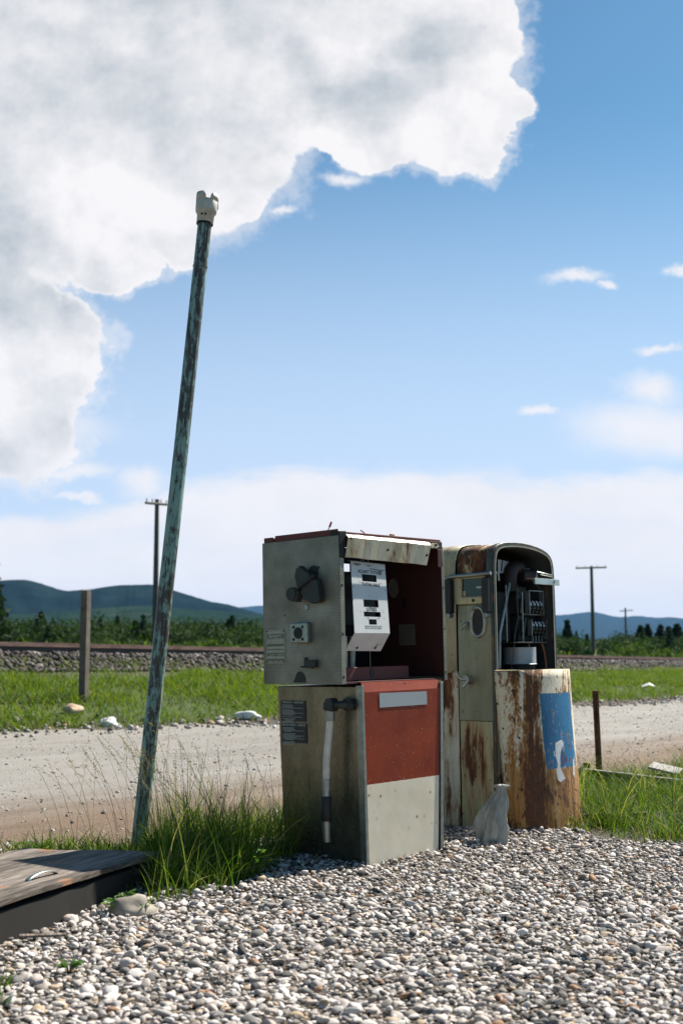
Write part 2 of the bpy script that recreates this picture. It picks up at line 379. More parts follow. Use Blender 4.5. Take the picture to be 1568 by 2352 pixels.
# small stones loose on the dirt and the road
m_peb = stone_mat('road pebbles', [(0, (.30, .27, .24)), (.3, (.19, .155, .13)), (.5, (.38, .36, .34)), (.7, (.25, .17, .11)), (.85, (.10, .09, .08))])
n_ = 15000; ss_ = rng.uniform(-3, 26, n_); q = rng.random(n_); nn2 = 4.9+8.2*np.where(rng.random(n_) < .75, q**2.6, q)
x_, y_ = xy(ss_, nn2); k = (np.abs(x_) < .42*y_+.6) & (y_ > 4); x_, y_ = x_[k], y_[k]
peb = stones('pebbles', np.column_stack([x_, y_, gz(x_, y_)+.004]), np.clip(rng.lognormal(math.log(.020), .45, len(x_)), .008, .06), m_peb, 1, (.45, .8), smooth=True)
tag(peb, 'small loose stones scattered over the dirt and gravel road', 'stones', kind='stuff')
# pale rubble along the far edge of the road, ballast under the track
n_ = 2200; ss_ = rng.uniform(0, 45, n_); nn2 = 12.75+rng.normal(0, .28, n_)+.25*np.sin(ss_*.72+2)
x_, y_ = xy(ss_, nn2); rub = stones('rubble', np.column_stack([x_, y_, gz(x_, y_)+.02]), np.clip(rng.lognormal(math.log(.055), .5, n_), .02, .17), m_peb, 1, (.45, .8), smooth=True)
tag(rub, 'pale broken stones strewn along the far edge of the road', 'stones', kind='stuff')
m_bal = stone_mat('ballast', [(0, (.042, .033, .028)), (.25, (.07, .056, .048)), (.45, (.024, .020, .018)), (.65, (.05, .036, .028)), (.93, (.18, .16, .14))], sc=.5)
n_ = 26000; ss_ = rng.uniform(5, 62, n_); nn2 = rng.uniform(18.6, 21.4, n_)
x_, y_ = xy(ss_, nn2); k = np.abs(x_) < .42*y_+2; x_, y_ = x_[k], y_[k]
bal = stones('ballast', np.column_stack([x_, y_, gz(x_, y_)+.03]), np.clip(rng.lognormal(math.log(.085), .4, len(x_)), .04, .2), m_bal, 1, (.6, .9), smooth=True)
tag(bal, 'coarse grey brown ballast stones on the shoulder of the railway', 'ballast', kind='stuff')

# ------------------------------------------------------------------ grass
def leaf_mat(name, stops, trans=.45, rough=.55):
    m = bpy.data.materials.new(name); m.use_nodes = True; nt = NT(m.node_tree)
    b = m.node_tree.nodes['Principled BSDF']; out = m.node_tree.nodes['Material Output']
    gi = nt.new('ShaderNodeNewGeometry'); col = nt.ramp(gi.outputs['Random Per Island'], stops)
    nt.set(b, 'Base Color', col); nt.set(b, 'Roughness', rough); nt.set(b, 'Specular IOR Level', .18)
    tr = nt.new('ShaderNodeBsdfTranslucent', {'Color': nt.mix(1.0, col, (1.5, 1.7, .7), 'MULTIPLY')})
    mx = nt.new('ShaderNodeMixShader', {0: trans}); nt.l.new(b.outputs[0], mx.inputs[1]); nt.l.new(tr.outputs[0], mx.inputs[2])
    nt.l.new(mx.outputs[0], out.inputs[0]); return m
m_grass = leaf_mat('grass blades', [(0, (.020, .045, .005)), (.4, (.048, .092, .009)), (.72, (.088, .140, .014)), (.88, (.14, .17, .03)), (.94, (.28, .23, .10)), (1, (.38, .32, .17))], .42)
m_bank = leaf_mat('bank grass', [(0, (.040, .075, .006)), (.4, (.075, .125, .008)), (.8, (.125, .165, .010)), (1, (.20, .18, .04))], .4)
m_straw = leaf_mat('dry grass', [(0, (.12, .11, .04)), (.4, (.24, .20, .10)), (.8, (.34, .27, .16)), (1, (.14, .08, .05))], .35)
def blades(pos, h, bend, w, az=None, seg=4, tilt=None):
    n = len(pos); t = np.linspace(0, 1, seg+1)[None, :, None]
    az = rng.uniform(0, 2*np.pi, n) if az is None else az
    d = np.stack([np.cos(az), np.sin(az), np.zeros(n)], 1)[:, None, :]
    fz = rng.uniform(0, 2*np.pi, n); side = np.stack([np.cos(fz), np.sin(fz), np.zeros(n)], 1)[:, None, :]
    up = np.array([0, 0, 1.])[None, None, :]; H = h[:, None, None]; B = bend[:, None, None]
    c = pos[:, None, :] + up*H*(t-.35*B*t*t) + d*H*B*t*t*.9 + d*H*.12*t
    ww = (w[:, None, None]*(1-t)**.65)*.5
    V = np.stack([c-side*ww, c+side*ww], 2).reshape(n, -1, 3)
    base = np.arange(seg)*2; F = np.stack([base, base+1, base+3, base+2], 1)
    FA = F[None] + (np.arange(n)*2*(seg+1))[:, None, None]
    return V.reshape(-1, 3), FA.reshape(-1, 4)
def grass(name, pos, h, bend, w, mat, label, **kw):
    V, F = blades(pos, h, bend, w, **kw); return tag(npmesh(name, V, F, mat, True), label, 'grass', kind='stuff')
def gpts(s, n, dz=-.01):
    x, y = xy(s, n); return np.column_stack([x, y, gz(x, y)+dz])
def clumps(nc, per, srange, nrange, spread, keep=None):
    cs = rng.uniform(*srange, nc); cn = rng.uniform(*nrange, nc)
    s = np.repeat(cs, per)+rng.normal(0, spread, nc*per); n = np.repeat(cn, per)+rng.normal(0, spread, nc*per)
    ks = np.repeat(rng.uniform(.35, 1.35, nc), per)
    if keep is not None:
        m = keep(s, n); s, n, ks = s[m], n[m], ks[m]
    return s, n, ks
def in_pump(s, n):
    a = sn(.0145, 5.355); b_ = sn(.824, 6.416)
    i1 = (s > a[0]+.06) & (s < a[0]+.70) & (n > a[1]-.05) & (n < a[1]+.54)
    i2 = (s > b_[0]-.02) & (s < b_[0]+.62) & (n > b_[1]-.2) & (n < b_[1]+.5)
    return i1 | i2
_R, _F = onz(368, 1967, .125), onz(0, 2083, .125); _e = (_F-_R)[:2]/np.linalg.norm((_F-_R)[:2])
_b = np.array([_e[1], -_e[0]]); _b = _b if _b[0] < 0 else -_b
def in_lid(s, n):
    x, y = xy(s, n); a = (x-_R[0])*_e[0]+(y-_R[1])*_e[1]; b = (x-_R[0])*_b[0]+(y-_R[1])*_b[1]
    return (a > -.01) & (a < 1.8) & (b > -.0) & (b < .68)
# tall clump between the pole and the pump
s, n, k = clumps(330, 24, (2.80, 4.10), (3.68, 4.75), .045, lambda s, n: (~in_pump(s, n)) & (~in_lid(s, n)) & (n > 3.64) & (xy(s, n)[0] < (-.056-.02*np.sin(n*9))*xy(s, n)[1]))
xg, yg = xy(s, n); h = rng.uniform(.12, .36, len(s))*k*np.clip((xg+.165*yg)/.10, .18, 1.0)*(.55+.75*np.clip(.5+.5*np.sin(s*13+n*5)*np.sin(n*15-s*4)+.2*np.sin(s*31), 0, 1))
grass('tall_grass', gpts(s, n), h, rng.uniform(.05, 1.1, len(s))**1.5, rng.uniform(.0025, .0065, len(s)), m_grass, 'tall dark green grass clump between the leaning pole and the red and white pump', seg=5)
# lower grass behind and around the pole
s, n, k = clumps(120, 26, (2.3, 3.4), (4.25, 5.1), .05, lambda s, n: (~in_lid(s, n)) & (n+.55*(3.4-s) < 5.15))
h = rng.uniform(.05, .15, len(s))*k
grass('short_grass', gpts(s, n), h, rng.uniform(.2, 1.0, len(s)), rng.uniform(.005, .009, len(s)), m_grass, 'short bright grass around the foot of the leaning pole', seg=3)
# grass behind the pumps, and the patch to the right
s, n, k = clumps(90, 26, (4.2, 6.4), (4.35, 4.95), .06, lambda s, n: ~in_pump(s, n))
grass('short_grass', gpts(s, n), rng.uniform(.08, .24, len(s))*k, rng.uniform(.2, 1.0, len(s)), rng.uniform(.005, .009, len(s)), m_grass, 'grass growing behind the two fuel pumps at the road side', seg=4)
s, n, k = clumps(1000, 26, (5.5, 9.6), (2.98, 4.95), .06, lambda s, n: ~in_pump(s, n) & (s > 5.5) & (n > 2.95+.1*np.sin(s*4)))
grass('tall_grass', gpts(s, n), rng.uniform(.07, .27, len(s))*k*np.clip(.6+(n-3.0)*.4, .55, 1.1)*np.clip(1.35-(s-5.5)*.3, .65, 1.1)*(.45+1.1*np.clip(.5+.5*np.sin(s*5.3+n*3.1)*np.sin(n*6.7-s*2.2)+.25*np.sin(s*13), 0, 1)), rng.uniform(.2, 1.4, len(s)), rng.uniform(.003, .007, len(s)), m_grass, 'thick tufted grass to the right of the rusty pump', seg=4)
s, n, k = clumps(46, 24, (.9, 2.0), (2.15, 3.1), .05, lambda s, n: (n-3.16 > (s-1.9)*.4-.6) & (xy(s, n)[0] < -.98-.15*(xy(s, n)[1]-3.9)) )
if len(s): grass('short_grass', gpts(s, n), rng.uniform(.05, .14, len(s))*k, rng.uniform(.2, 1.1, len(s)), rng.uniform(.005, .009, len(s)), m_grass, 'weedy grass on the gravel below the wooden hatch', seg=3)
# bank beyond the road
n_ = 210000; s = rng.uniform(4, 62, n_); n = 12.85+rng.random(n_)**.9*6.9
x_, y_ = xy(s, n); patch = np.sin(s*.9+n*1.7)*np.sin(n*2.1-s*.5)*.5+np.sin(s*2.6)*.3
k = (np.abs(x_) < .36*y_+1) & (rng.random(n_) < .85+.4*patch) & ~((n > 18.2+.5*np.sin(s*1.3)+.6*np.sin(s*.4)) & (rng.random(n_) < .8))
s, n, patch = s[k], n[k], patch[k]
grass('bank_grass', gpts(s, n), rng.uniform(.07, .25, len(s))*(1+.45*patch), rng.uniform(.3, 1.3, len(s)), rng.uniform(.008, .020, len(s)), m_bank, 'bright green grass bank between the road and the railway', seg=3)
# beyond the track
n_ = 16000; s = rng.uniform(15, 130, n_); n = 24.5+rng.random(n_)**1.5*45
grass('meadow_grass', gpts(s, n), rng.uniform(.3, .8, n_), rng.uniform(.2, .8, n_), rng.uniform(.05, .12, n_), m_bank, 'rough green meadow beyond the railway', seg=2)

# seed stalks
def stalks(name, base, h, lean, az, label, mat=m_straw):
    V = []; F = []; off = 0
    for p, hh, ln, a in zip(base, h, lean, az):
        d = np.array([math.cos(a), math.sin(a), 0]); pts = [p+np.array([0, 0, hh*t*(1-.2*ln*t)])+d*hh*ln*t*t for t in np.linspace(0, 1, 7)]
        for i in range(6):   # three sided stem
            for e in range(3):
                o1 = np.array([math.cos(e*2.09), math.sin(e*2.09), 0])*.0011; o2 = np.array([math.cos(e*2.09+2.09), math.sin(e*2.09+2.09), 0])*.0011
                V += [pts[i]+o1, pts[i]+o2, pts[i+1]+o2*.7, pts[i+1]+o1*.7]; F.append([off, off+1, off+2, off+3]); off += 4
        for j in range(34):
            t = rng.uniform(.74, 1.02); q = p+np.array([0, 0, hh*t*(1-.2*ln*t)])+d*hh*ln*t*t
            aa = rng.uniform(0, 6.28); o = np.array([math.cos(aa), math.sin(aa), rng.uniform(.4, 1.6)]); o /= np.linalg.norm(o)
            q0 = q+o*rng.uniform(0, .022)*(1.12-t)*4; q1 = q0+(o*.6+d*.5)*rng.uniform(.008, .016); sd_ = np.cross(o, d+.01); sd_ = sd_/(np.linalg.norm(sd_)+1e-6)*.0016
            m_ = (q0+q1)/2; V += [q0, m_+sd_, q1, m_-sd_]; F.append([off, off+1, off+2, off+3]); off += 4
    return tag(npmesh(name, np.array(V), np.array(F), mat), label, 'grass', kind='stuff')
nst = 58
bs = rng.uniform(3.0, 3.95, nst); bn_ = rng.uniform(3.95, 4.7, nst); bs[:34] = rng.normal(3.42, .11, 34); bn_[:34] = rng.normal(4.28, .14, 34)
hs = rng.uniform(.34, .54, nst); hs[:34] = rng.uniform(.40, .66, 34)
stalks('seed_grass', gpts(bs, bn_), hs, rng.uniform(.1, .55, nst), rng.uniform(1.6, 4.6, nst), 'dry seed heads of tall grass rising around the leaning pole')
nst = 24; bs = rng.uniform(6.6, 9.4, nst); bn_ = rng.uniform(3.6, 4.8, nst)
stalks('seed_grass', gpts(bs, bn_), rng.uniform(.25, .5, nst), rng.uniform(.2, .8, nst), rng.uniform(0, 6.28, nst), 'thin dry seed stalks over the grass by the rusty post')

# ------------------------------------------------------------------ paint, metal and rust
def rusty(name, paint, rust_amt, streak=.25, spots=True, scale=1.0, rough=.55, yellow=0, extra=None):
    """old paint with rust: rust_amt is the threshold (lower = more rust)"""
    m, nt, b = mk(name); v, raw = objco(nt, (1, 1, streak))
    a = nt.noise(v, 9*scale, 8, .68, .4); f = nt.noise(v, 45*scale, 5, .7); v2, _ = objco(nt)
    sp = nt.noise(v2, 55*scale, 3, .5); L = nt.noise(v2, 2.4*scale, 3, .5)
    k = nt.math('ADD', nt.math('MULTIPLY', a, .65), nt.math('ADD', nt.math('MULTIPLY', f, .22), nt.math('MULTIPLY', L, .25)))
    rustm = nt.sstep(k, rust_amt-.015, rust_amt+.045); halo = nt.sstep(k, rust_amt-.10, rust_amt+.02)
    dirtn = nt.noise(v, 22*scale, 5, .7)
    base = nt.mix(nt.math('MULTIPLY', nt.sstep(dirtn, .45, .75), .45), paint, tuple(c*.62 for c in paint[:2])+(paint[2]*.45,))
    if yellow: base = nt.mix(nt.math('MULTIPLY', nt.sstep(L, .45, .65), yellow), base, (.42, .36, .12))
    if extra: base = extra(nt, raw, base)
    col = nt.mix(nt.math('MULTIPLY', halo, .62), base, (.33, .15, .055))
    rcol = nt.ramp(nt.noise(v, 30*scale, 6, .7), [(.3, (.025, .013, .008)), (.5, (.10, .035, .013)), (.68, (.24, .09, .025))])
    col = nt.mix(rustm, col, rcol)
    if spots:
        dk = nt.sstep(sp, .66, .70); col = nt.mix(nt.math('MULTIPLY', dk, .9), col, (.06, .025, .012))
    nt.set(b, 'Base Color', col); nt.set(b, 'Roughness', nt.math('ADD', rough, nt.math('MULTIPLY', rustm, .9-rough)))
    bp = nt.new('ShaderNodeBump', {'Strength': .5, 'Distance': .0025, 'Height': nt.math('ADD', nt.math('MULTIPLY', rustm, .6), nt.math('MULTIPLY', f, .7))})
    nt.l.new(bp.outputs[0], b.inputs['Normal']); return m
def plain(name, col, rough=.6, metal=0, var=.35, sc=14, bump=.15, spec=None):
    m, nt, b = mk(name); v, raw = objco(nt)
    n = nt.noise(v, sc, 6, .65)
    dk = tuple(c*(1-var) for c in col); lt = tuple(min(1, c*(1+var*.6)) for c in col)
    nt.set(b, 'Base Color', nt.ramp(n, [(.3, dk), (.7, lt)])); nt.set(b, 'Metallic', metal)
    nt.set(b, 'Roughness', nt.math('ADD', rough-.1, nt.math('MULTIPLY', n, .2)))
    bp = nt.new('ShaderNodeBump', {'Strength': bump, 'Distance': .002, 'Height': n}); nt.l.new(bp.outputs[0], b.inputs['Normal']); return m
# perforated stainless
m_perf, nt, b = mk('perforated steel'); v, raw = objco(nt)
spx = nt.new('ShaderNodeSeparateXYZ', {0: raw}); hcrd = nt.math('ADD', spx.outputs[0], spx.outputs[1])
row = nt.math('DIVIDE', spx.outputs[2], .0085)
colc = nt.math('ADD', nt.math('DIVIDE', hcrd, .0075), nt.math('MULTIPLY', nt.math('FLOOR', row), .5))
fx = nt.math('ABSOLUTE', nt.math('SUBTRACT', nt.math('FRACT', colc), .5)); fy = nt.math('ABSOLUTE', nt.math('SUBTRACT', nt.math('FRACT', row), .5))
rr = nt.math('SQRT', nt.math('ADD', nt.math('MULTIPLY', nt.math('MULTIPLY', fx, fx), 2.2), nt.math('MULTIPLY', fy, fy)))
hole = nt.math('SUBTRACT', 1, nt.sstep(rr, .26, .36))
dn = nt.noise(v, 5, 6, .6); dn2 = nt.noise(v, 40, 4, .6)
pc = nt.ramp(dn, [(.3, (.155, .138, .098)), (.55, (.28, .258, .20)), (.75, (.42, .40, .335))])
pc = nt.mix(nt.math('MULTIPLY', hole, .72), pc, (.05, .05, .04))
nt.set(b, 'Base Color', pc); nt.set(b, 'Metallic', .55); nt.set(b, 'Roughness', nt.math('ADD', .38, nt.math('MULTIPLY', dn2, .2)))
bp = nt.new('ShaderNodeBump', {'Strength': .5, 'Distance': .0015, 'Height': nt.math('ADD', nt.math('MULTIPLY', hole, -1.0), nt.math('MULTIPLY', dn, 2))}); nt.l.new(bp.outputs[0], b.inputs['Normal'])
# dull stainless sheet
def steel(name, lo, hi, rough=.36, streak=.35, stain=.5):
    m, nt, b = mk(name); v, raw = objco(nt, (1, 1, streak)); v2, _ = objco(nt)
    n = nt.noise(v, 6, 7, .65); s2 = nt.noise(v, 34, 5, .7); sp = nt.noise(v2, 30, 4, .6)
    c = nt.ramp(n, [(.3, lo), (.7, hi)])
    c = nt.mix(nt.math('MULTIPLY', nt.sstep(s2, .52, .72), stain), c, tuple(x*.45 for x in lo))
    c = nt.mix(nt.math('MULTIPLY', nt.sstep(sp, .64, .70), .6), c, (.06, .045, .02))
    nt.set(b, 'Base Color', c); nt.set(b, 'Metallic', .8); nt.set(b, 'Roughness', nt.math('ADD', rough-.08, nt.math('MULTIPLY', s2, .25)))
    bp = nt.new('ShaderNodeBump', {'Strength': .25, 'Distance': .01, 'Height': nt.noise(v2, 3.2, 3, .5)}); nt.l.new(bp.outputs[0], b.inputs['Normal']); return m
m_cab = steel('stained stainless', (.11, .098, .068), (.27, .245, .18), .24)
m_steel = plain('grey steel', (.30, .31, .29), .4, .8)
m_trim = plain('steel trim', (.30, .31, .28), .35, .85, .3, 30)
m_brush = steel('cream steel panel', (.20, .185, .125), (.32, .30, .22), .42, .3, .25)
m_dark = plain('dark iron', (.012, .012, .011), .6, .3, .5, 20, .4)
m_black = plain('black rubber', (.012, .012, .012), .6, 0, .5)
m_cast = plain('dark painted casting', (.034, .037, .032), .55, .3, .35, 12, .2)
m_red = rusty('red primer', (.11, .014, .008), .74, .6, False, 1, .6)
m_redin = rusty('dull red inside', (.050, .011, .007), .80, .8, False, 1, .7)
m_cream = rusty('cream paint', (.60, .53, .38), .635, .35, True, 1.3, .5, .6)
m_white = plain('white enamel', (.55, .555, .54), .45, 0, .10, 6, .03)
m_letter = plain('black lettering', (.015, .015, .017), .6, 0, .1)
m_pale = plain('pale lettering', (.42, .42, .38), .6, 0, .1)
m_stick = plain('black sticker', (.012, .013, .014), .5, 0, .2)
m_hose = plain('pale hose', (.62, .56, .48), .6, 0, .25, 25)
m_plate = plain('aluminium plate', (.34, .33, .25), .5, .4, .3, 30)
m_tape, nt, b = mk('reflective tape'); v, raw = objco(nt)
tn = nt.new('ShaderNodeTexChecker', {'Vector': v, 'Scale': 260.0, 'Color1': (.40, .42, .42, 1), 'Color2': (.27, .29, .30, 1)})
tn2 = nt.noise(v, 14, 4, .6); nt.set(b, 'Base Color', nt.mix(nt.sstep(tn2, .62, .72), tn.outputs[0], (.16, .15, .14))); nt.set(b, 'Roughness', .4); nt.set(b, 'Metallic', .3)
# red and white front of the near pump
m_rw, nt, b = mk('red and white paint'); v, raw = objco(nt)
sz_ = nt.new('ShaderNodeSeparateXYZ', {0: raw}).outputs[2]; su_ = nt.new('ShaderNodeSeparateXYZ', {0: raw}).outputs[0]
edge = nt.noise(v, 30, 3, .5); st = nt.math('GREATER_THAN', nt.math('ADD', sz_, nt.math('MULTIPLY', nt.math('SUBTRACT', edge, .5), .004)), .368)
n1 = nt.noise(v, 5, 5, .6); n2 = nt.noise(v, 170, 2, .5); n3 = nt.noise(v, 26, 3, .5)
redc = nt.ramp(n1, [(.35, (.165, .018, .004)), (.65, (.245, .033, .006))])
vs_, _ = objco(nt, (1, 1, .18)); scr = nt.noise(vs_, 60, 2, .4)
chip = nt.math('MAXIMUM', nt.sstep(n2, .72, .74), nt.math('MULTIPLY', nt.sstep(scr, .74, .76), nt.sstep(n1, .45, .6)))
redc = nt.mix(chip, redc, (.62, .50, .38))
whc = nt.ramp(n1, [(.3, (.62, .545, .40)), (.7, (.73, .655, .52))])
# rust spots with halos
def spots(scale, size, seed, pk=.5):
    vo = nt.new('ShaderNodeTexVoronoi', {'Vector': nt.vmath('ADD', raw, (seed, 0, seed)), 'Scale': scale}, feature='F1')
    pick = nt.math('GREATER_THAN', nt.new('ShaderNodeSeparateXYZ', {0: vo.outputs['Color']}).outputs[0], pk)
    rad = nt.math('MULTIPLY', nt.new('ShaderNodeSeparateXYZ', {0: vo.outputs['Color']}).outputs[1], size)
    d = nt.math('DIVIDE', vo.outputs['Distance'], nt.math('ADD', rad, size*.25))
    return nt.math('MULTIPLY', nt.math('SUBTRACT', 1, nt.sstep(d, .5, 1.0)), pick), nt.math('MULTIPLY', nt.math('SUBTRACT', 1, nt.sstep(d, .8, 2.2)), pick)
c1, h1 = spots(16, .135, 3.1); c2, h2 = spots(30, .18, 7.7, .84); c1 = nt.math('MAXIMUM', c1, c2); h1 = nt.math('MAXIMUM', h1, nt.math('MULTIPLY', h2, .5))
whc = nt.mix(nt.math('MULTIPLY', h1, .5), whc, (.48, .33, .12)); whc = nt.mix(c1, whc, (.10, .035, .012))
edgey = nt.math('ADD', nt.math('MULTIPLY', nt.math('SUBTRACT', 1, nt.sstep(sz_, 0, .07)), .6), nt.math('SUBTRACT', 1, nt.sstep(nt.math('SUBTRACT', su_, .112), .0, .02)))
edgef = nt.math('MULTIPLY', nt.sstep(nt.math('ADD', edgey, nt.math('MULTIPLY', nt.math('SUBTRACT', n3, .5), 2.2)), .40, .95), .85)
whc = nt.mix(edgef, whc, (.38, .19, .05))
nt.set(b, 'Base Color', nt.mix(st, whc, redc)); nt.set(b, 'Roughness', .5); nt.set(b, 'Specular IOR Level', .25)
bp = nt.new('ShaderNodeBump', {'Strength': .3, 'Distance': .012, 'Height': nt.noise(v, 4, 3, .5)}); nt.l.new(bp.outputs[0], b.inputs['Normal'])

# ------------------------------------------------------------------ near pump (local axes: u along its front, v back, w up)
F1 = frame(.758, -.0195, .0027, (.01454, 5.35489, 0))
p1 = empty('fuel_pump', F1, 'boxy fuel pump with perforated steel head and a red and white front, standing in gravel', 'fuel pump')
def holed(mb, x0, x1, z0, z1, holes, fn):
    """flat sheet in (x, z) with rectangular holes; fn maps to local xyz"""
    xs = sorted({x0, x1, *[h[0] for h in holes], *[h[1] for h in holes]}); zs = sorted({z0, z1, *[h[2] for h in holes], *[h[3] for h in holes]})
    id_ = {}; V = []; Fc = []
    def gi(i, j):
        if (i, j) not in id_: id_[(i, j)] = len(V); V.append(fn(xs[i], zs[j]))
        return id_[(i, j)]
    for i in range(len(xs)-1):
        for j in range(len(zs)-1):
            cx, cz = (xs[i]+xs[i+1])/2, (zs[j]+zs[j+1])/2
            if any(h[0] < cx < h[1] and h[2] < cz < h[3] for h in holes): continue
            Fc.append((gi(i, j), gi(i+1, j), gi(i+1, j+1), gi(i, j+1)))
    mb.add(V, Fc)
# cabinet
mb = MB(); mb.hexa([(.115, -.018, -.08), (.632, -.018, -.08), (.632, .49, -.08), (.115, .49, -.08), (.096, -.022, .802), (.660, -.022, .802), (.660, .51, .802), (.096, .51, .802)])
cab = mb.build('cabinet', m_cab, p1, .004)
mb = MB()   # front panel with its tilted top lip
L_, Rr = [(.118, -.08), (.107, .775), (.107, .818)], [(.604, -.08), (.648, .775), (.649, .815)]
vv = [-.026, -.032, -.018]
pts = [(L_[i][0], vv[i], L_[i][1]) for i in range(3)]+[(Rr[i][0], vv[i], Rr[i][1]) for i in range(3)]
mb.add(pts, [(0, 3, 4, 1), (1, 4, 5, 2)]); mb.add([(.107, -.018, .818), (.649, -.018, .815), (.649, .03, .812), (.107, .03, .812)], [(0, 1, 2, 3)])
fp = mb.build('front_panel', m_rw, p1, 0, .003, 1)
each('bolt_hole', [lambda m: m.disc((.404, -.0235, .797), 1, .011, .004, 18, .012), lambda m: m.disc((.428, -.0235, .799), 1, .005, .004)], m_black, fp)
MB().add([(.212, -.0362, .703), (.548, -.0362, .703), (.547, -.0365, .764), (.211, -.0365, .768)], [(0, 1, 2, 3)]).build('reflective_tape', m_tape, fp, 0, .0006)
for a_, b_, c_, d_ in ((.094, .107, .105, .122), (.652, .672, .618, .638)):
    mb = MB(); v0, v1 = (-.037, .0) ; mb.hexa([(c_, v0, -.08), (d_, v0, -.08), (d_, v1, -.08), (c_, v1, -.08), (a_, v0-.001, .806), (b_, v0-.001, .806), (b_, v1, .806), (a_, v1, .806)])
    mb.build('corner_trim', m_trim, p1, .0015)
# warning stickers with their lettering on the cabinet side
def sideu(w_): return .0945+(.802-w_)/.88*.019-.0008
def sticker(v1, v0, w1, w0, lines, title, nm):
    mb = MB(); e = .0010
    mb.hexa([(sideu(w0)-e, v0, w0), (sideu(w0), v0, w0), (sideu(w0), v1, w0), (sideu(w0)-e, v1, w0), (sideu(w1)-e, v0, w1), (sideu(w1), v0, w1), (sideu(w1), v1, w1), (sideu(w1)-e, v1, w1)])
    st_ = mb.build('warning_sticker', m_stick, p1); st_['label'] = nm
    mb = MB(); f_ = lambda x, y: (sideu(y)-e-.0006, x, y)
    text_mb(mb, title, .0125, lambda x, y: f_((v0+v1)/2-x, w1-.0125+y), .02)
    y = w1-.022; r_ = random.Random(len(title))
    for ln in lines:
        if ln == 0: y -= .0042; continue
        x = v1-.010-(.012 if ln < .5 else 0); end = x-(v1-v0-.02)*ln
        while x > end:
            l_ = r_.uniform(.006, .016); mb.add([f_(x, y), f_(max(x-l_, end), y), f_(max(x-l_, end), y+.0021), f_(x, y+.0021)], [(0, 1, 2, 3)]); x -= l_+.0022
        y -= .0047
    mb.build('lettering', m_pale, st_)
sticker(.488, .322, .734, .637, [.5, .45, .5, .95, 0, .5, .55, .6, .95, .6, .5, 0, .9, 0, .6, .45, .45, .55, .5], 'WARNING \u2014 GASOLINE', 'black English warning sticker, upper one')
sticker(.486, .318, .629, .538, [.5, .5, .55, .95, .3, 0, .6, .5, .95, .8, .6, .95, .4, 0, .5, .5, .55, .5], 'MISE EN GARDE \u2014 ESSENCE', 'black French warning sticker, lower one')
# hose outlet: elbow, hose, couplings
mb = MB(); mb.disc((.075, .030, .722), 0, .030, .03, 6); mb.tube([(.095, .03, .722), (.055, .03, .722), (.040, .045, .722), (.035, .075, .722), (.035, .10, .718)], .017, 14)
mb.prism([(.075, .692), (.070, .735), (.082, .752), (.112, .750), (.126, .728), (.128, .700)], 0, .012, .056)
mb.build('elbow_fitting', m_cast, p1, .003)
mb = MB(); mb.tube([(.035, .103, .695), (.035, .106, .655)], .0215, 10, smooth=False); mb.tube([(.035, .106, .66), (.035, .107, .652)], .0235, 10); mb.build('hose_coupling', m_steel, p1, .001)
hp = [(.035, .106, .655), (.035, .113, .60), (.034, .124, .53), (.033, .132, .46), (.033, .134, .385)]
MB().tube(hp, .0165, 16).build('hose', m_hose, p1)
mb = MB(); mb.tube([(.033, .134, .395), (.033, .136, .345)], .021, 10, smooth=False); mb.tube([(.033, .136, .345), (.033, .137, .315)], .017, 12); mb.build('hose_coupling', m_steel, p1, .001)
mb = MB(); mb.tube([(.033, .137, .317), (.033, .137, .312), (.033, .139, .213), (.033, .139, .208)], [.020, .024, .024, .02], 16); mb.build('hose_sleeve', m_black, p1)
mb = MB(); mb.tube([(.033, .139, .21), (.034, .140, .17), (.036, .142, .118)], .0175, 14); mb.build('hose_end', m_steel, p1)
# head: near side panel, return flange, its fittings
mb = MB(); mb.box(0, .006, .0, .501, .813, 1.478); mb.box(.0, .028, -.005, -.0005, .814, 1.377)
sp1 = mb.build('side_panel', m_perf, p1, .0012)
sp1['label'] = 'perforated steel side panel facing the camera'
each('punched_hole', [lambda m: m.disc((-.0012, .128, 1.339), 0, .0065, .002), lambda m: m.disc((-.0012, .355, 1.130), 0, .0035, .002)]+
     [(lambda m, zz_=zz_: m.disc((.012, -.0058, zz_), 1, .006, .002, 12, .007)) for zz_ in (1.253, 1.035, .845)], m_black, sp1)
mb = MB(); mb.prism([(.303, .822), (.222, .822), (.224, .845), (.236, .864), (.254, .872), (.272, .868), (.284, .852), (.290, .838)], 0, -.0026, -.0006)
mb.build('punched_hole', m_black, sp1)
MB().disc((-.003, .206, 1.163), 0, .011, .006, 24, .013).build('button', m_trim, sp1, .0015)
mb = MB()   # nozzle bracket: two crossed cast wings, an arm and a round cup
mb.prism([(.225, 1.338), (.203, 1.352), (.160, 1.320), (.128, 1.290), (.134, 1.268), (.190, 1.240), (.222, 1.255), (.236, 1.305)], 0, -.050, -.018)
mb.prism([(.130, 1.290), (.095, 1.283), (.080, 1.200), (.088, 1.183), (.128, 1.176), (.146, 1.178), (.205, 1.228), (.190, 1.255)], 0, -.047, -.012)
mb.disc((-.030, .155, 1.295), 0, .026, .056, 20); mb.build('nozzle_bracket', m_cast, sp1, .004)
mb = MB(); mb.tube([(-.055, .228, 1.236), (-.055, .10, 1.302)], .007, 10)
mb.disc((-.040, .252, 1.224), 0, .031, .040, 24); mb.prism([(.285, 1.222), (.225, 1.248), (.202, 1.235), (.222, 1.188), (.245, 1.187)], 0, -.055, -.02); mb.build('switch_lever', m_cast, sp1, .003)
MB().disc((-.0015, .158, 1.322), 0, .030, .003).build('shaft_hole', m_black, sp1)
mb = MB(); mb.box(-.030, 0, .180, .290, 1.000, 1.094); o_ = mb.build('light_box', m_trim, sp1, .006)
MB().disc((-.0315, .236, 1.046), 0, .0265, .003, 28).build('lens', m_dark, o_, .001)
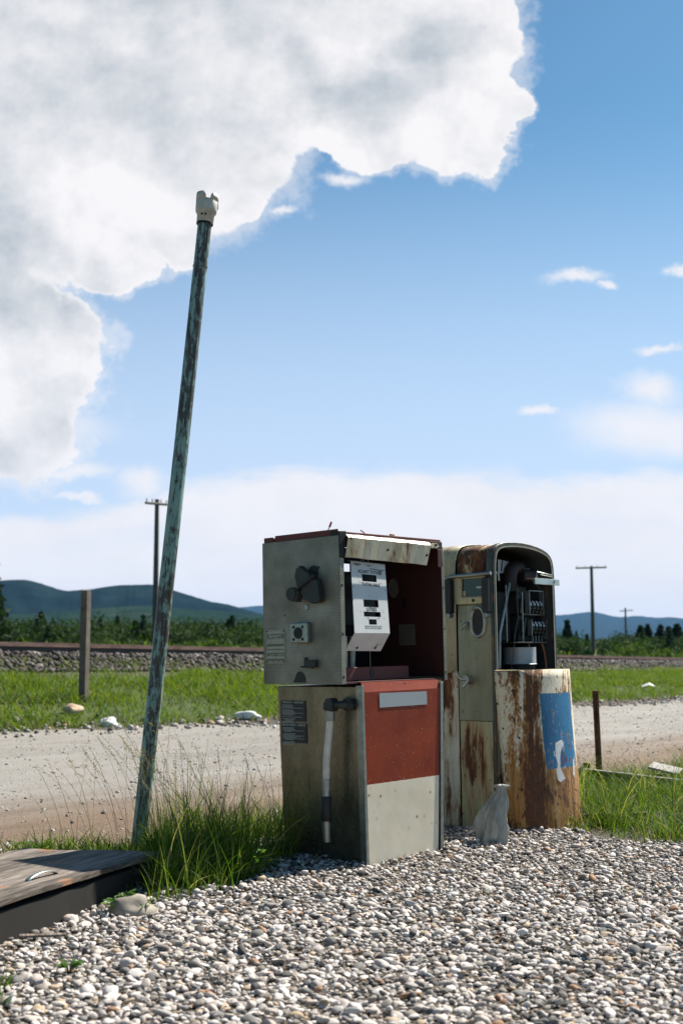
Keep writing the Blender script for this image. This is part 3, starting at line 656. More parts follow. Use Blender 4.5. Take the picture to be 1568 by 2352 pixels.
each('screw', [(lambda m, v_=v_, w_=w_: m.disc((-.0312, v_, w_), 0, .0065, .003, 12)) for v_ in (.208, .265) for w_ in (1.018, 1.073)], m_dark, o_)
mb = MB(); mb.box(-.010, 0, .200, .232, .888, .897); mb.box(-.006, 0, .205, .226, .897, .925); mb.disc((-.004, .2155, .925), 0, .0105, .006, 16); mb.box(-.022, 0, .140, .196, .890, .923); mb.tube([(-.02, .232, .893), (-.02, .15, .888)], .004, 8)
mb.build('hasp_lock', m_cast, sp1, .002)
dp = MB().box(-.0025, 0, .352, .479, .909, 1.066).build('data_plate', m_plate, sp1, .001)
mb = MB(); fy_ = lambda y0, y1, a=.357, b_=.474: mb.add([(-.0030, b_, y0), (-.0030, a, y0), (-.0030, a, y1), (-.0030, b_, y1)], [(0, 1, 2, 3)])
m_pdark = plain('dark plate print', (.15, .14, .085), .6, .3, .2)
for y0, y1 in ((1.026, 1.046), (.989, .999), (.972, .976), (.944, .957), (.915, .930)): fy_(y0, y1)
mb.build('printed_band', m_pdark, dp)
mb = MB(); text_mb(mb, 'BENNETT', .0165, lambda x, y: (-.0036, .4155-x, 1.030+y), .02, sx=1.25)
for y0, k_ in ((1.052, 3), (1.016, 4), (1.008, 3), (.981, 4), (.963, 3), (.936, 2), (.948, 2), (.918, 3)):
    for j in range(k_): a_ = .362+j*.108/k_; mb.add([(-.0036, a_, y0), (-.0036, a_, y0+.003), (-.0036, a_+.085/k_, y0+.003), (-.0036, a_+.085/k_, y0)], [(0, 1, 2, 3)])
mb.build('lettering', m_pale, dp)
each('screw', [(lambda m, v_=v_, w_=w_: m.disc((-.0035, v_, w_), 0, .0035, .003, 10)) for v_ in (.359, .472) for w_ in (.917, 1.059)], m_dark, dp)
# far side panel with red inner face
mb = MB(); mb.box(.741, .747, .0, .501, .812, 1.462); mb.box(.726, .747, -.005, -.0005, .812, 1.445)
sp2 = mb.build('side_panel', m_perf, p1, .0012); sp2['label'] = 'perforated steel side panel on the far side'
liner = MB().box(.7345, .7405, .006, .485, .83, 1.468).build('inner_panel', m_redin, sp2, .001)
each('opening', [lambda m: m.disc((.7338, .318, 1.274), 0, .032, .0015, 24, .050), lambda m: m.box(.7330, .7344, .182, .288, .984, 1.088)], m_perf, liner)
mb = MB(); mb.box(.7325, .7344, .235, .262, 1.17, 1.22); mb.build('opening', m_dark, liner)
each('bolt', [(lambda m, z_=z_: m.disc((.737, -.0058, z_), 1, .0045, .002, 10)) for z_ in (1.26, 1.06, .85)], m_dark, sp2)
# top frame, valance, corner pieces
mb = MB(); mb.box(.008, .738, .011, .496, 1.488, 1.498); mb.box(.007, .012, .011, .420, 1.4785, 1.508); mb.box(.007, .012, .434, .496, 1.4785, 1.503); mb.box(.05, .735, .004, .0105, 1.484, 1.4965)
top = mb.build('top_frame', m_red, p1, .0015)
mb = MB(); mb.hexa([(.006, -.004, 1.380), (.032, -.006, 1.380), (.032, .05, 1.380), (.006, .05, 1.380), (.001, -.004, 1.497), (.046, -.006, 1.499), (.046, .05, 1.499), (.001, .05, 1.499)]); mb.build('corner_post', m_dark, p1, .002)
mb = MB(); a0, a1 = (.033, -.008, 1.380), (.606, -.008, 1.366); b0, b1 = (.046, -.018, 1.470), (.632, -.018, 1.462); c0, c1 = (.046, -.004, 1.484), (.634, -.004, 1.478)
N = 14; V = []; Fc = []
for i in range(N+1):
    t = i/N
    for A, B_ in ((a0, a1), (b0, b1), (c0, c1)): V.append([A[j]*(1-t)+B_[j]*t+(random.uniform(-.0015, .0015) if j else 0) for j in range(3)])
for i in range(N):
    for j in range(2): Fc.append((i*3+j, (i+1)*3+j, (i+1)*3+j+1, i*3+j+1))
val = MB().add(V, Fc).build('valance', m_cream, p1, 0, .003, 0)
each('screw', [(lambda m, u_=u_, w_=w_: m.disc((u_, -.016, w_), 1, .006, .010, 12)) for u_, w_ in ((.315, 1.425), (.600, 1.413), (.062, 1.465))], m_dark, val)
mb = MB(); mb.box(.640, .739, -.003, .004, 1.448, 1.486); mb.box(.700, .739, -.005, .0, 1.36, 1.448); mb.build('corner_bracket', m_redin, p1, .002)
mb = MB(); mb.prism([(.648, 1.452), (.648, 1.475), (.695, 1.477), (.712, 1.462), (.690, 1.452)], 1, -.006, -.0035); mb.build('mounting_tab', m_cream, p1, .001)
MB().disc((.685, -.008, 1.468), 1, .007, .005, 12).build('bolt', m_dark, p1)
# inside: back wall with the gap the sky shows through, floor, rail, pipes
mb = MB(); holed(mb, .01, .735, .83, 1.485, [(.553, .600, 1.343, 1.404)], lambda x, z: (x, .492, z)); mb.build('back_wall', m_dark, p1, 0, .004)
MB().box(.008, .736, .004, .49, .813, .822).build('head_floor', m_redin, p1, .001)
mb = MB(); mb.box(.10, .565, .085, .125, .823, .886); rl = mb.build('cross_rail', m_red, p1, .004); MB().disc((.300, .0845, .856), 1, .016, .002, 20, .026).build('slot', m_black, rl)
each('pipe', [lambda m: m.tube([(.235, .20, .82), (.235, .20, 1.03)], .017, 14), lambda m: m.tube([(.300, .22, .82), (.300, .21, 1.03)], .020, 14)], m_steel, p1)
mb = MB(); mb.box(.09, .34, .09, .26, 1.08, 1.325); mb.build('register_block', m_dark, p1, .004)
# display plate
def plate(x, z, off=0.0):     # x: 0..1 across, z: 0 (bottom) .. 1 (top)
    u_ = (.085*(1-z)+.120*z)+x*(.240*(1-z)+.236*z); v_ = -.008*(1-z)+.040*z; w_ = 1.040+.330*z-.002*x*(1-z)-.008*x*z
    return (u_, v_-off, w_)
mb = MB(); hl = [(.30, .72, .727, .828), (.30, .725, .365, .470), (.29, .77, .230, .300), (.42, .64, .120, .195)]
hl2 = [(a_, b_, c_*1.0, d_*1.0) for a_, b_, c_, d_ in hl]
holed(mb, 0, 1, 0, 1, hl2, lambda x, z: plate(x, z))
e0, e1 = plate(0, 0), plate(1, 0); mb.add([(e0[0]-.003, .050, .962), (e1[0]-.002, .050, .957), e1, e0], [(0, 1, 2, 3)]); mb.add([plate(0, 1), plate(1, 1), (.356, .06, 1.366), (.120, .06, 1.372)], [(0, 1, 2, 3)])
dpl = mb.build('display_plate', m_white, p1, 0, .0015)
mb = MB(); T = lambda x0, z0: (lambda x, y: plate(x0+x/.238, z0+y/.330, .0016))
text_mb(mb, 'ACHAT TOTAL', .0225, T(.51, .843), .022, sx=1.0); text_mb(mb, 'TOTAL SALE', .0225, T(.54, .664), .022)
text_mb(mb, 'LITRES', .0235, T(.52, .312), .022); text_mb(mb, 'PRICE PER LITRE TAXES INCLUDED', .0078, T(.54, .088), .02, sx=.95); text_mb(mb, 'PRIX DU LITRE TAXES COMPRISES', .0078, T(.54, .062), .02, sx=.95)
for x, z, r_ in ((.22, .715, .0022), (.83, .715, .0022), (.03, .64, .002), (.95, .62, .0028), (.40, .212, .003), (.70, .212, .003), (.86, .212, .002), (.85, .30, .002), (.20, .30, .002), (.47, .523, .002)):
    c = plate(x, z, .0018); mb.add([(c[0]+r_*math.cos(k*.785), c[1], c[2]+r_*1.3*math.sin(k*.785)) for k in range(8)], [tuple(range(8))])
mb.build('lettering', m_letter, dpl)
mb = MB()   # worn scratches near the top edge
for poly in ([(.05, .965), (.12, .945), (.20, .938), (.26, .955), (.30, .972), (.15, .978)], [(.42, .965), (.50, .945), (.58, .955), (.62, .965)], [(.48, .925), (.60, .905), (.80, .900), (.98, .905), (.98, .918), (.80, .915), (.60, .922)], [(.78, .90), (.90, .898), (.86, .83), (.82, .86)]):
    mb.add([plate(x, z, .0017) for x, z in poly], [tuple(range(len(poly)))])
mb.build('scuff_mark', plain('scuffed grey', (.17, .18, .17), .6, 0, .4, 60), dpl)
mb = MB(); q = lambda x, t: (e0[0]*(1-x)+e1[0]*x-.003*t, -.0088+.058*t+.0, 1.0388-.078*t-.003*x-.0022)

each('fixing_hole', [(lambda m, cx_=cx_: m.add([(q(cx_+.03*math.cos(k*.628), .80+.08*math.sin(k*.628))) for k in range(10)], [tuple(range(10))])) for cx_ in (.28, .80)], m_letter, dpl)
each('scratch', [(lambda m, xa=xa, ta=ta, xb=xb, tb=tb: m.add([q(xa, ta), q(xa+.012, ta), q(xb+.012, tb), q(xb, tb)], [(0, 1, 2, 3)])) for (xa, ta), (xb, tb) in (((.68, .85), (.93, .50)), ((.79, .70), (.79, .55)))], m_letter, dpl)

# wires with caps on top
m_rwire = plain('red plastic cap', (.42, .03, .03), .4, 0, .2); m_twire = plain('teal wire', (.06, .20, .22), .5)
wr = MB().tube([(.06, .12, 1.498), (.058, .118, 1.515), (.063, .114, 1.530)], .0022, 8).build('wire', m_twire, top)
MB().tube([(.063, .114, 1.528), (.070, .108, 1.552)], [.0055, .0045], 10).build('wire_cap', m_rwire, wr)
wr = MB().tube([(.20, .02, 1.498), (.185, .02, 1.506), (.17, .018, 1.511)], .003, 8).build('wire', m_rwire, top)
MB().box(.38, .405, .015, .03, 1.498, 1.507).build('splinter', plain('ochre scrap', (.45, .27, .06), .7), top, .002)

# ------------------------------------------------------------------ old pump
F2 = frame(.758, -.008, 0, (.82385, 6.41622, 0))
p2 = empty('fuel_pump', F2, 'vintage round topped fuel pump stripped open, its rusty curved door leaning at the front', 'fuel pump')
m_oldcream = rusty('old cream enamel', (.40, .37, .255), .635, .3, True, 1, .5, .4)
m_rustband = rusty('rusty crown', (.45, .38, .20), .55, .8, False, .9, .6, .5)
m_lower = rusty('rusting lower panel', (.40, .36, .21), .60, .18, True, 1, .6, .55)
m_frame = rusty('worn dark frame', (.05, .052, .036), .66, .5, False, 1.5, .45, 0)
m_inner = rusty('shade black inner shell', (.014, .013, .011), .72, .6, False, 1, .7)  # near black colour paints in the shade of the gaps and open interior
m_lid_in = plain('cream edge trim', (.40, .37, .27), .45, .1, .3, 40)
ARC = [(0, -.06), (0, .55), (0, .85), (0, 1.2), (0, 1.40), (.003, 1.445), (.012, 1.485), (.030, 1.515), (.060, 1.534), (.10, 1.545), (.15, 1.551), (.22, 1.555), (.28, 1.555), (.35, 1.551),
       (.416, 1.543), (.47, 1.532), (.515, 1.518), (.545, 1.500), (.565, 1.476), (.575, 1.44), (.580, 1.38), (.583, 1.2), (.585, .85), (.585, .55), (.585, -.06)]
def inset(d):
    out = []
    for i, p in enumerate(ARC):
        a_ = Vector(ARC[max(i-1, 0)]); b_ = Vector(ARC[min(i+1, len(ARC)-1)]); t = (b_-a_).normalized(); nrm = Vector((t.y, -t.x)); q = Vector(p)+nrm*d
        out.append((q.x, p[1] if i in (0, len(ARC)-1) else q.y))
    return out
def arch_strip(v0, v1, ins, zmin=-9, zmax=9, idx=None):
    mb = MB(); A = inset(ins); V = []; Fc = []; sel = [p for p in A]
    for p in sel: V += [(p[0], v0, p[1]), (p[0], v1, p[1])]
    for i in range(len(sel)-1):
        zc = (sel[i][1]+sel[i+1][1])/2
        if zmin < zc < zmax: Fc.append((2*i, 2*i+1, 2*i+3, 2*i+2))
    return mb.add(V, Fc, True)
def ring(v, i0, i1, zmin=-9):
    mb = MB(); A, B_ = inset(i0), inset(i1); V = []; Fc = []
    for a_, b_ in zip(A, B_): V += [(a_[0], v, a_[1]), (b_[0], v, b_[1])]
    for i in range(len(A)-1):
        if (A[i][1]+A[i+1][1])/2 > zmin: Fc.append((2*i, 2*i+2, 2*i+3, 2*i+1))
    return mb.add(V, Fc)
arch_strip(.004, .045, 0).build('front_frame', m_frame, p2, 0, .004, -1)
ring(.002, .0, .022, 0).build('front_flange', m_frame, p2, 0, .004, -1)
ring(-.003, .014, .021, .86).build('edge_trim', m_lid_in, p2, 0, .004, 1)
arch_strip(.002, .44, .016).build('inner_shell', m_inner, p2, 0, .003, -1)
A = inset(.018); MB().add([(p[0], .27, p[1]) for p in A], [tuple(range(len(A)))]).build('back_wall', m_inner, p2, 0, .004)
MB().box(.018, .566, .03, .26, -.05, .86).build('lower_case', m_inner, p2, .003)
band = arch_strip(.055, .243, .003).build('center_band', m_rustband, p2, 0, .003, -1)
# back cover, upper and lower
bc = arch_strip(.253, .44, -.004, .875).build('back_cover', m_oldcream, p2, 0, .004, -1)
A = inset(-.004); B_ = inset(.05); mbx = MB(); V = []; Fc = []
for a_, b_ in zip(A, B_): V += [(a_[0], .44, max(a_[1], .87)), ((a_[0]*.6+b_[0]*.4), .468, max(.87, a_[1]*.6+b_[1]*.4)), (b_[0], .48, max(.87, b_[1]))]
for i in range(len(A)-1):
    for j in range(2): Fc.append((i*3+j, i*3+j+1, (i+1)*3+j+1, (i+1)*3+j))
mbx.add(V, Fc, True); mbx.add([(p[0], .48, max(p[1], .87)) for p in B_], [tuple(range(len(B_)))[::-1]]); mbx.build('back_dome', m_oldcream, p2, 0, .003, -1)
mb = MB(); mb.box(-.006, -.001, .248, .46, -.06, .858); mb.box(.586, .591, .248, .46, -.06, .858); mb.box(-.006, .591, .455, .46, -.06, .858); mb.build('back_door', rusty('heavily rusted cream', (.60, .56, .45), .575, .2, True, 1.1, .6, .1), p2, .002)
# side dressing (visible left flank)
MB().box(-.008, -.0015, .018, .240, .594, 1.214).build('steel_panel', m_brush, p2, .003)
MB().box(-.006, -.0012, .024, .237, -.06, .5915).build('lower_panel', m_lower, p2, .002)
mb = MB(); holed(mb, .045, .250, 1.222, 1.372, [(.062, .204, 1.258, 1.357)], lambda x, z: (-.010, x, z)); mb.build('window_frame', m_oldcream, p2, 0, .010, 0)
wn_ = MB().box(-.006, -.001, .058, .208, 1.254, 1.360).build('window', plain('dark glass', (.008, .009, .010), .15, 0, .2, 8, .02), p2)
mb = MB(); mb.prism([(.072, 1.305), (.078, 1.312), (.100, 1.313), (.112, 1.311), (.106, 1.304), (.088, 1.302)], 0, -.0075, -.0062); mb.build('pane_reflection', m_white, wn_)  # white chip painted in for a small reflection on the dark pane
each('worn_corner', [lambda m: m.box(-.0074, -.0062, .182, .200, 1.262, 1.292), lambda m: m.box(-.0074, -.0062, .062, .070, 1.262, 1.292)], m_oldcream, wn_)
mb = MB(); mb.prism([(.238, 1.220), (.208, 1.253), (.050, 1.253), (.048, 1.220)], 0, -.017, -.011); sc_ = mb.build('sill', rusty('yellowed sill', (.50, .46, .27), .66, .8, True, 1.6, .6, .7), p2, .002)
MB().disc((-.018, .124, 1.238), 0, .009, .004, 14).build('bolt_hole', m_black, sc_)
mb = MB(); mb.tube([(-.030, .290, 1.366), (-.032, .268, 1.371), (-.034, .02, 1.377), (-.030, -.006, 1.378)], .0105, 12); mb.tube([(-.034, .25, 1.371), (.0, .25, 1.371)], .008, 10); mb.tube([(-.034, .018, 1.377), (.0, .018, 1.377)], .008, 10)
hb = mb.build('handle_bar', m_trim, p2)
for v_, w0, w1 in ((.256, 1.171, 1.358), (.003, 1.168, 1.357)):
    mb = MB(); mb.prism([(v_+.004, w0), (v_, w0+.008), (v_, w1-.006), (v_+.006, w1), (v_+.034, w1), (v_+.042, w1-.008), (v_+.042, w0+.008), (v_+.036, w0)], 0, -.050, -.014)
    g_ = mb.build('grip', m_black, hb, .004); MB().disc((-.030, v_+.020, w0-.012), 0, .012, .03, 10).build('grip_end', m_steel, g_)
# oval nozzle recess
mb = MB(); rim = MB(); n = 32; V = []; Fc = []
def ovl(sx, sy, u_, k): 
    c, s_ = math.cos(k*2*math.pi/n), math.sin(k*2*math.pi/n)
    return (u_, .102+sx*(abs(c)**.85)*(1 if c > 0 else -1), 1.122+sy*(abs(s_)**.85)*(1 if s_ > 0 else -1))
for k in range(n): V += [ovl(.054, .088, -.008, k), ovl(.050, .084, -.020, k), ovl(.042, .074, -.020, k), ovl(.036, .066, -.010, k)]
for k in range(n):
    for j in range(3): a_ = k*4+j; b_ = ((k+1) % n)*4+j; Fc.append((a_, b_, b_+1, a_+1))
rim.add(V, Fc, True); rim_o = rim.build('nozzle_recess', m_trim, p2)
MB().add([ovl(.037, .067, -.0105, k) for k in range(n)], [tuple(range(n))]).build('recess_cavity', m_black, rim_o, 0, .001)
mb = MB(); mb.tube([(-.010, .165, 1.118), (-.030, .170, 1.112), (-.036, .185, 1.095), (-.036, .196, 1.080)], [.007, .010, .011, .006], 12); mb.build('latch_knob', m_trim, p2)
mb = MB(); mb.tube([(-.008, .170, .812), (-.045, .170, .812)], .024, 16); mb.tube([(-.040, .170, .812), (-.050, .195, .815), (-.052, .215, .835), (-.052, .222, .855)], .010, 10); mb.tube([(-.035, .165, .795), (-.050, .185, .775)], .008, 10); mb.build('hose_spout', m_steel, p2)
# mechanism
mb = MB(); mb.box(.372, .540, .105, .235, 1.02, 1.165); mb.box(.360, .525, .105, .235, 1.172, 1.285); mb.prism([(.10, 1.285), (.10, 1.325), (.16, 1.345), (.235, 1.30), (.235, 1.285)], 0, .36, .45); reg = mb.build('register', plain('register casing', (.035, .038, .035), .5, .3, .5, 25, .3), p2, .004)
reg2 = mb = MB(); mb.box(.375, .379, .03, .06, 1.165, 1.30); mb.box(.513, .516, .03, .06, 1.165, 1.30); mb.box(.375, .516, .03, .034, 1.298, 1.302)
[mb.box(u_, u_+.003, .045, .055, 1.012, 1.05) for u_ in (.42, .45, .48, .51)]; mb.box(.392, .396, .03, .06, 1.05, 1.14); mb.box(.545, .548, .03, .06, 1.03, 1.14)
mb.build('register_frame', m_steel, reg)
m_dig = plain('white digits', (.62, .64, .64), .5, 0, .1)
for (u0, wc, digs) in ((.380, 1.212, '0000'), (.398, 1.096, '0002')):
    for k in range(4):
        uc_ = u0+.018+k*.035; wh = MB().tube([(uc_-.0135, .082, wc), (uc_+.0135, .082, wc)], .047, 32).build('number_wheel', m_dark, reg, .0015)
        mb = MB()
        def wf(x, y, uc_=uc_, wc=wc):
            a_ = .35+y/.0475; return (uc_+x, .082-.0476*math.cos(a_), wc+.0476*math.sin(a_))
        text_mb(mb, digs[k], .042, lambda x, y: wf(x, y-.010), .03)
        text_mb(mb, '1111'[k], .036, lambda x, y: wf(x, y-.050), .02)
        mb.build('digit', m_dig, wh)
mb = MB(); mb.box(.20, .52, .02, .24, 1.008, 1.014); mb.box(.36, .366, .03, .04, .965, 1.008); mb.build('shelf', m_frame, p2, .001)
mb = MB(); mb.tube([(.375, .105, .892), (.375, .105, .896), (.375, .105, .985)], [.097, .093, .093], 36); mb.build('meter_cylinder', plain('dull white tub', (.36, .37, .37), .45, .1, .3, 9), p2, .002)
MB().tube([(.375, .105, .866), (.375, .105, .886)], .085, 28).build('meter_base', m_dark, p2, .002)
mb = MB(); mb.tube([(.510, .05, 1.006), (.522, .05, .985), (.540, .05, .940), (.548, .05, .90), (.548, .05, .86)], .009, 12); mb.build('copper_pipe', plain('copper pipe', (.24, .12, .07), .45, .6, .4), p2)
mb = MB(); mb.tube([(.345, .12, 1.352), (.318, .115, 1.356), (.300, .112, 1.34), (.235, .105, 1.19), (.18, .10, 1.06), (.17, .10, .87)], .011, 12); mb.build('conduit', m_steel, p2)
mb = MB(); mb.tube([(.33, .13, 1.30), (.33, .13, 1.36), (.34, .13, 1.41), (.37, .13, 1.435), (.42, .12, 1.43)], .042, 18); mb.tube([(.40, .10, 1.39), (.49, .07, 1.39)], .035, 18); mb.disc((.42, .10, 1.425), 2, .040, .010); mb.disc((.465, .07, 1.398), 2, .032, .010); mb.build('iron_fitting', rusty('rusted casting', (.022, .014, .011), .74, .8, False, 1.5, .6), p2, .002)
card = MB().add([(.250, .150, 1.398), (.500, .150, 1.415), (.490, .150, 1.458), (.250, .150, 1.476)], [(0, 1, 2, 3)]).build('card', plain('grey white card', (.42, .45, .46), .6, 0, .15), p2, 0, .002)
MB().tube([(.290, .146, 1.470), (.275, .146, 1.41)], .003, 8).build('card_rod', m_dark, card)
m_gun = plain('gun grey casting', (.045, .048, .045), .5, .4, .5, 30, .3)
each('gear', [lambda m: m.disc((.366, .13, 1.225), 0, .040, .006, 18), lambda m: m.disc((.378, .14, 1.09), 0, .048, .006, 22), lambda m: m.disc((.30, .16, 1.15), 0, .035, .012, 18)], m_gun, reg, bevel=.001)
mb = MB(); mb.box(.20, .36, .15, .24, 1.02, 1.30); mb.build('gearbox', m_gun, p2, .008)
each('rod', [lambda m: m.tube([(.25, .10, 1.015), (.25, .10, 1.33)], .005, 8), lambda m: m.tube([(.34, .055, 1.015), (.34, .055, 1.29)], .0045, 8), lambda m: m.tube([(.34, .06, 1.168), (.54, .06, 1.168)], .005, 8)], m_steel, p2)
each('wire', [lambda m: m.tube([(.30, .06, 1.33), (.27, .04, 1.25), (.29, .05, 1.15), (.24, .04, 1.05), (.23, .05, .90)], .003, 6), lambda m: m.tube([(.43, .05, 1.36), (.46, .03, 1.33), (.55, .05, 1.28), (.56, .08, 1.10), (.55, .08, .95)], .003, 6)], m_frame, p2)
each('bracket', [lambda m: m.prism([(.33, 1.17), (.36, 1.30), (.345, 1.31), (.315, 1.18)], 1, .052, .058), lambda m: m.prism([(.34, 1.02), (.375, 1.14), (.36, 1.15), (.325, 1.03)], 1, .052, .058)], m_gun, p2)
mb = MB(); mb.box(.330, .572, -.042, -.030, 1.332, 1.366); mb.box(.330, .560, -.030, .02, 1.361, 1.366); ba = mb.build('light_channel', plain('worn aluminium', (.52, .52, .49), .35, .6, .25), p2, .0015)
MB().box(.512, .517, -.0445, -.042, 1.342, 1.357).build('slot', m_black, ba)
mb = MB(); mb.tube([(.385, -.015, 1.37), (.385, -.015, 1.400), (.39, -.015, 1.403), (.538, -.015, 1.392), (.545, -.015, 1.387), (.535, -.015, 1.383), (.42, -.015, 1.391)], .0035, 8); mb.build('bent_rod', m_trim, p2)
mb = MB(); mb.tube([(.068, .05, 1.388), (.085, .045, 1.392), (.097, .04, 1.382), (.10, .04, 1.345)], .008, 10); mb.build('clip', m_trim, p2)
# curved door leaning at the front
m_door = None
def blue_extra(nt, raw, base):
    s3 = nt.new('ShaderNodeSeparateXYZ', {0: raw}); u_, w_ = s3.outputs[0], s3.outputs[2]
    sh = nt.math('SUBTRACT', u_, nt.math('MULTIPLY', nt.math('SUBTRACT', .736, w_), .065))
    m1 = nt.math('MULTIPLY', nt.math('GREATER_THAN', sh, .165), nt.math('LESS_THAN', sh, .478))
    m2 = nt.math('MULTIPLY', nt.math('GREATER_THAN', w_, .342), nt.math('LESS_THAN', w_, .738))
    m_ = nt.math('MULTIPLY', m1, m2)
    low = nt.mix(nt.math('SUBTRACT', 1, nt.sstep(w_, .0, .45)), base, (.30, .19, .07))
    return nt.mix(m_, low, (.028, .205, .40))
def mk_door():
    m, nt, b = mk('rusted curved door'); v, raw = objco(nt, (1, 1, .13)); v2, _ = objco(nt, (1, 1, .6))
    s3 = nt.new('ShaderNodeSeparateXYZ', {0: raw}); u_, w_ = s3.outputs[0], s3.outputs[2]
    a = nt.noise(v, 15, 9, .72, .5); f = nt.noise(v2, 46, 7, .75); L = nt.noise(v2, 4.5, 4, .55); sp = nt.noise(v2, 38, 4, .6); fine = nt.noise(v2, 120, 4, .7)
    # more rust in a streak left of the middle and along the bottom
    c1 = nt.math('SUBTRACT', 1, nt.sstep(nt.math('ABSOLUTE', nt.math('SUBTRACT', u_, .115)), .0, .11))
    bot = nt.math('SUBTRACT', 1, nt.sstep(w_, .02, .50)); k = nt.math('ADD', nt.math('MULTIPLY', a, .55), nt.math('ADD', nt.math('MULTIPLY', f, .25), nt.math('MULTIPLY', L, .25)))
    k = nt.math('ADD', k, nt.math('ADD', nt.math('MULTIPLY', c1, .10), nt.math('MULTIPLY', bot, .08)))
    paint = nt.mix(nt.sstep(fine, .4, .7), (.66, .62, .50), (.50, .42, .26))
    ochre = nt.ramp(nt.noise(v, 22, 6, .7), [(.3, (.13, .048, .012)), (.5, (.30, .135, .032)), (.7, (.42, .26, .10)), (.85, (.50, .42, .26))])
    deep = nt.ramp(fine, [(.3, (.030, .014, .008)), (.6, (.10, .035, .014)), (.8, (.20, .07, .025))])
    col = nt.mix(nt.sstep(nt.math('ADD', k, nt.math('MULTIPLY', nt.math('SUBTRACT', w_, .55), -.05)), .505, .565), paint, ochre); kd = nt.math('ADD', nt.math('SUBTRACT', k, nt.math('MULTIPLY', bot, .09)), nt.math('MULTIPLY', nt.math('SUBTRACT', fine, .5), .14)); col = nt.mix(nt.math('MULTIPLY', nt.sstep(kd, .562, .60), .95), col, deep)
    col = nt.mix(nt.sstep(sp, .625, .65), col, (.05, .022, .012))
    sh = nt.math('SUBTRACT', u_, nt.math('MULTIPLY', nt.math('SUBTRACT', .736, w_), .065)); ej = nt.math('MULTIPLY', nt.math('SUBTRACT', f, .5), .012)
    m1 = nt.math('MULTIPLY', nt.math('GREATER_THAN', nt.math('ADD', sh, ej), .165), nt.math('LESS_THAN', nt.math('ADD', sh, ej), .478))
    m2 = nt.math('MULTIPLY', nt.math('GREATER_THAN', nt.math('ADD', w_, ej), .342), nt.math('LESS_THAN', nt.math('ADD', w_, ej), .738))
    lowchip = nt.math('MULTIPLY', nt.math('SUBTRACT', 1, nt.sstep(w_, .34, .62)), .045)
    chips = nt.math('GREATER_THAN', nt.math('ADD', sp, lowchip), .625)
    m_ = nt.math('MULTIPLY', nt.math('MULTIPLY', m1, m2), nt.math('SUBTRACT', 1, chips))
    blue = nt.ramp(L, [(.3, (.003, .085, .20)), (.7, (.008, .15, .31))])
    col = nt.mix(m_, col, blue)
    nt.set(b, 'Base Color', col); nt.set(b, 'Roughness', nt.math('SUBTRACT', .85, nt.math('MULTIPLY', m_, .35)))
    bp = nt.new('ShaderNodeBump', {'Strength': .6, 'Distance': .004, 'Height': nt.math('ADD', f, nt.math('MULTIPLY', nt.sstep(k, .55, .64), .5))}); nt.l.new(bp.outputs[0], b.inputs['Normal'])
    return m
def door_pt(t, w_, off=0.0):
    th = math.pi*t; u_ = -.012+.602*(1-math.cos(th))/2; v_ = -.168*math.sin(th)**.75
    if off:
        a_ = door_pt(max(t-.01, 0), w_); b_ = door_pt(min(t+.01, 1), w_); d = Vector((b_[0]-a_[0], b_[1]-a_[1])).normalized(); nrm = Vector((d.y, -d.x))
    k = (.86-w_)/.86; u_ += .045*k; v_ += -.028*k
    if off: u_ += nrm.x*off; v_ += nrm.y*off
    return (u_, v_, w_)
V = []; Fc = []; nt_, nw = 48, 22; rj = random.Random(3)
for i in range(nt_+1):
    for j in range(nw+1):
        t = i/nt_; w_ = -.05+(.905+.010*math.sin(t*3.1))*j/nw; p = list(door_pt(t, w_))
        p[1] += .004*mnoise.noise(Vector((t*6, w_*5, 0))); V.append(p)
for i in range(nt_):
    for j in range(nw): a_ = i*(nw+1)+j; Fc.append((a_, a_+nw+1, a_+nw+2, a_+1))
door = MB().add(V, Fc, True).build('curved_door', mk_door(), p2, 0, .004, 0)
mb = MB(); V = [door_pt(i/nt_, .858+.006*math.sin(i/nt_*3.1)) for i in range(nt_+1)]; V2 = [(door_pt(i/nt_, .86, -.022)) for i in range(nt_+1)]; V2 = [(p[0], p[1], .862) for p in V2]
mb.add(V+V2, [(i, i+1, nt_+2+i, nt_+1+i) for i in range(nt_)]); mb.build('door_rim', m_oldcream, door, 0, .003, 1)
each('bent_tab', [lambda m: m.tube([(.06, -.06, .862), (.055, -.065, .885), (.07, -.06, .87)], .004, 6), lambda m: m.tube([(.52, -.07, .862), (.53, -.07, .884), (.54, -.06, .865)], .007, 6)], m_dark, door)
def door_u(u_, w_, off):
    k = (.86-w_)/.86; c = 1-2*(u_-.045*k+.012)/.602; c = max(-1, min(1, c)); return door_pt(math.acos(c)/math.pi, w_, off)
def decal(name, polys, mat, off):
    mb = MB()
    for poly in polys:   # subdivided by rows so it hugs the curve
        us = [p[0] for p in poly]; ws = [p[1] for p in poly]; n_ = 14
        w0, w1 = min(ws), max(ws); V = []
        def span(wq):
            xs = []
            for i in range(len(poly)):
                (xa, ya), (xb, yb) = poly[i], poly[(i+1) % len(poly)]
                if (ya <= wq < yb) or (yb <= wq < ya): xs.append(xa+(wq-ya)/(yb-ya)*(xb-xa))
            return (min(xs), max(xs)) if xs else None
        rows = [span(w0+(w1-w0)*(.002+.996*k/n_)) for k in range(n_+1)]
        for k, r_ in enumerate(rows):
            for j in range(5): V.append(door_u(r_[0]+(r_[1]-r_[0])*j/4, w0+(w1-w0)*k/n_, off))
        mb.add(V, [(k*5+j, k*5+j+1, k*5+j+6, k*5+j+5) for k in range(n_) for j in range(4)])
    return mb.build(name, mat, door)
m_pap = plain('torn white paper', (.60, .61, .63), .6, 0, .2, 40); m_navy = plain('navy print', (.03, .07, .17), .5, 0, .4, 30)
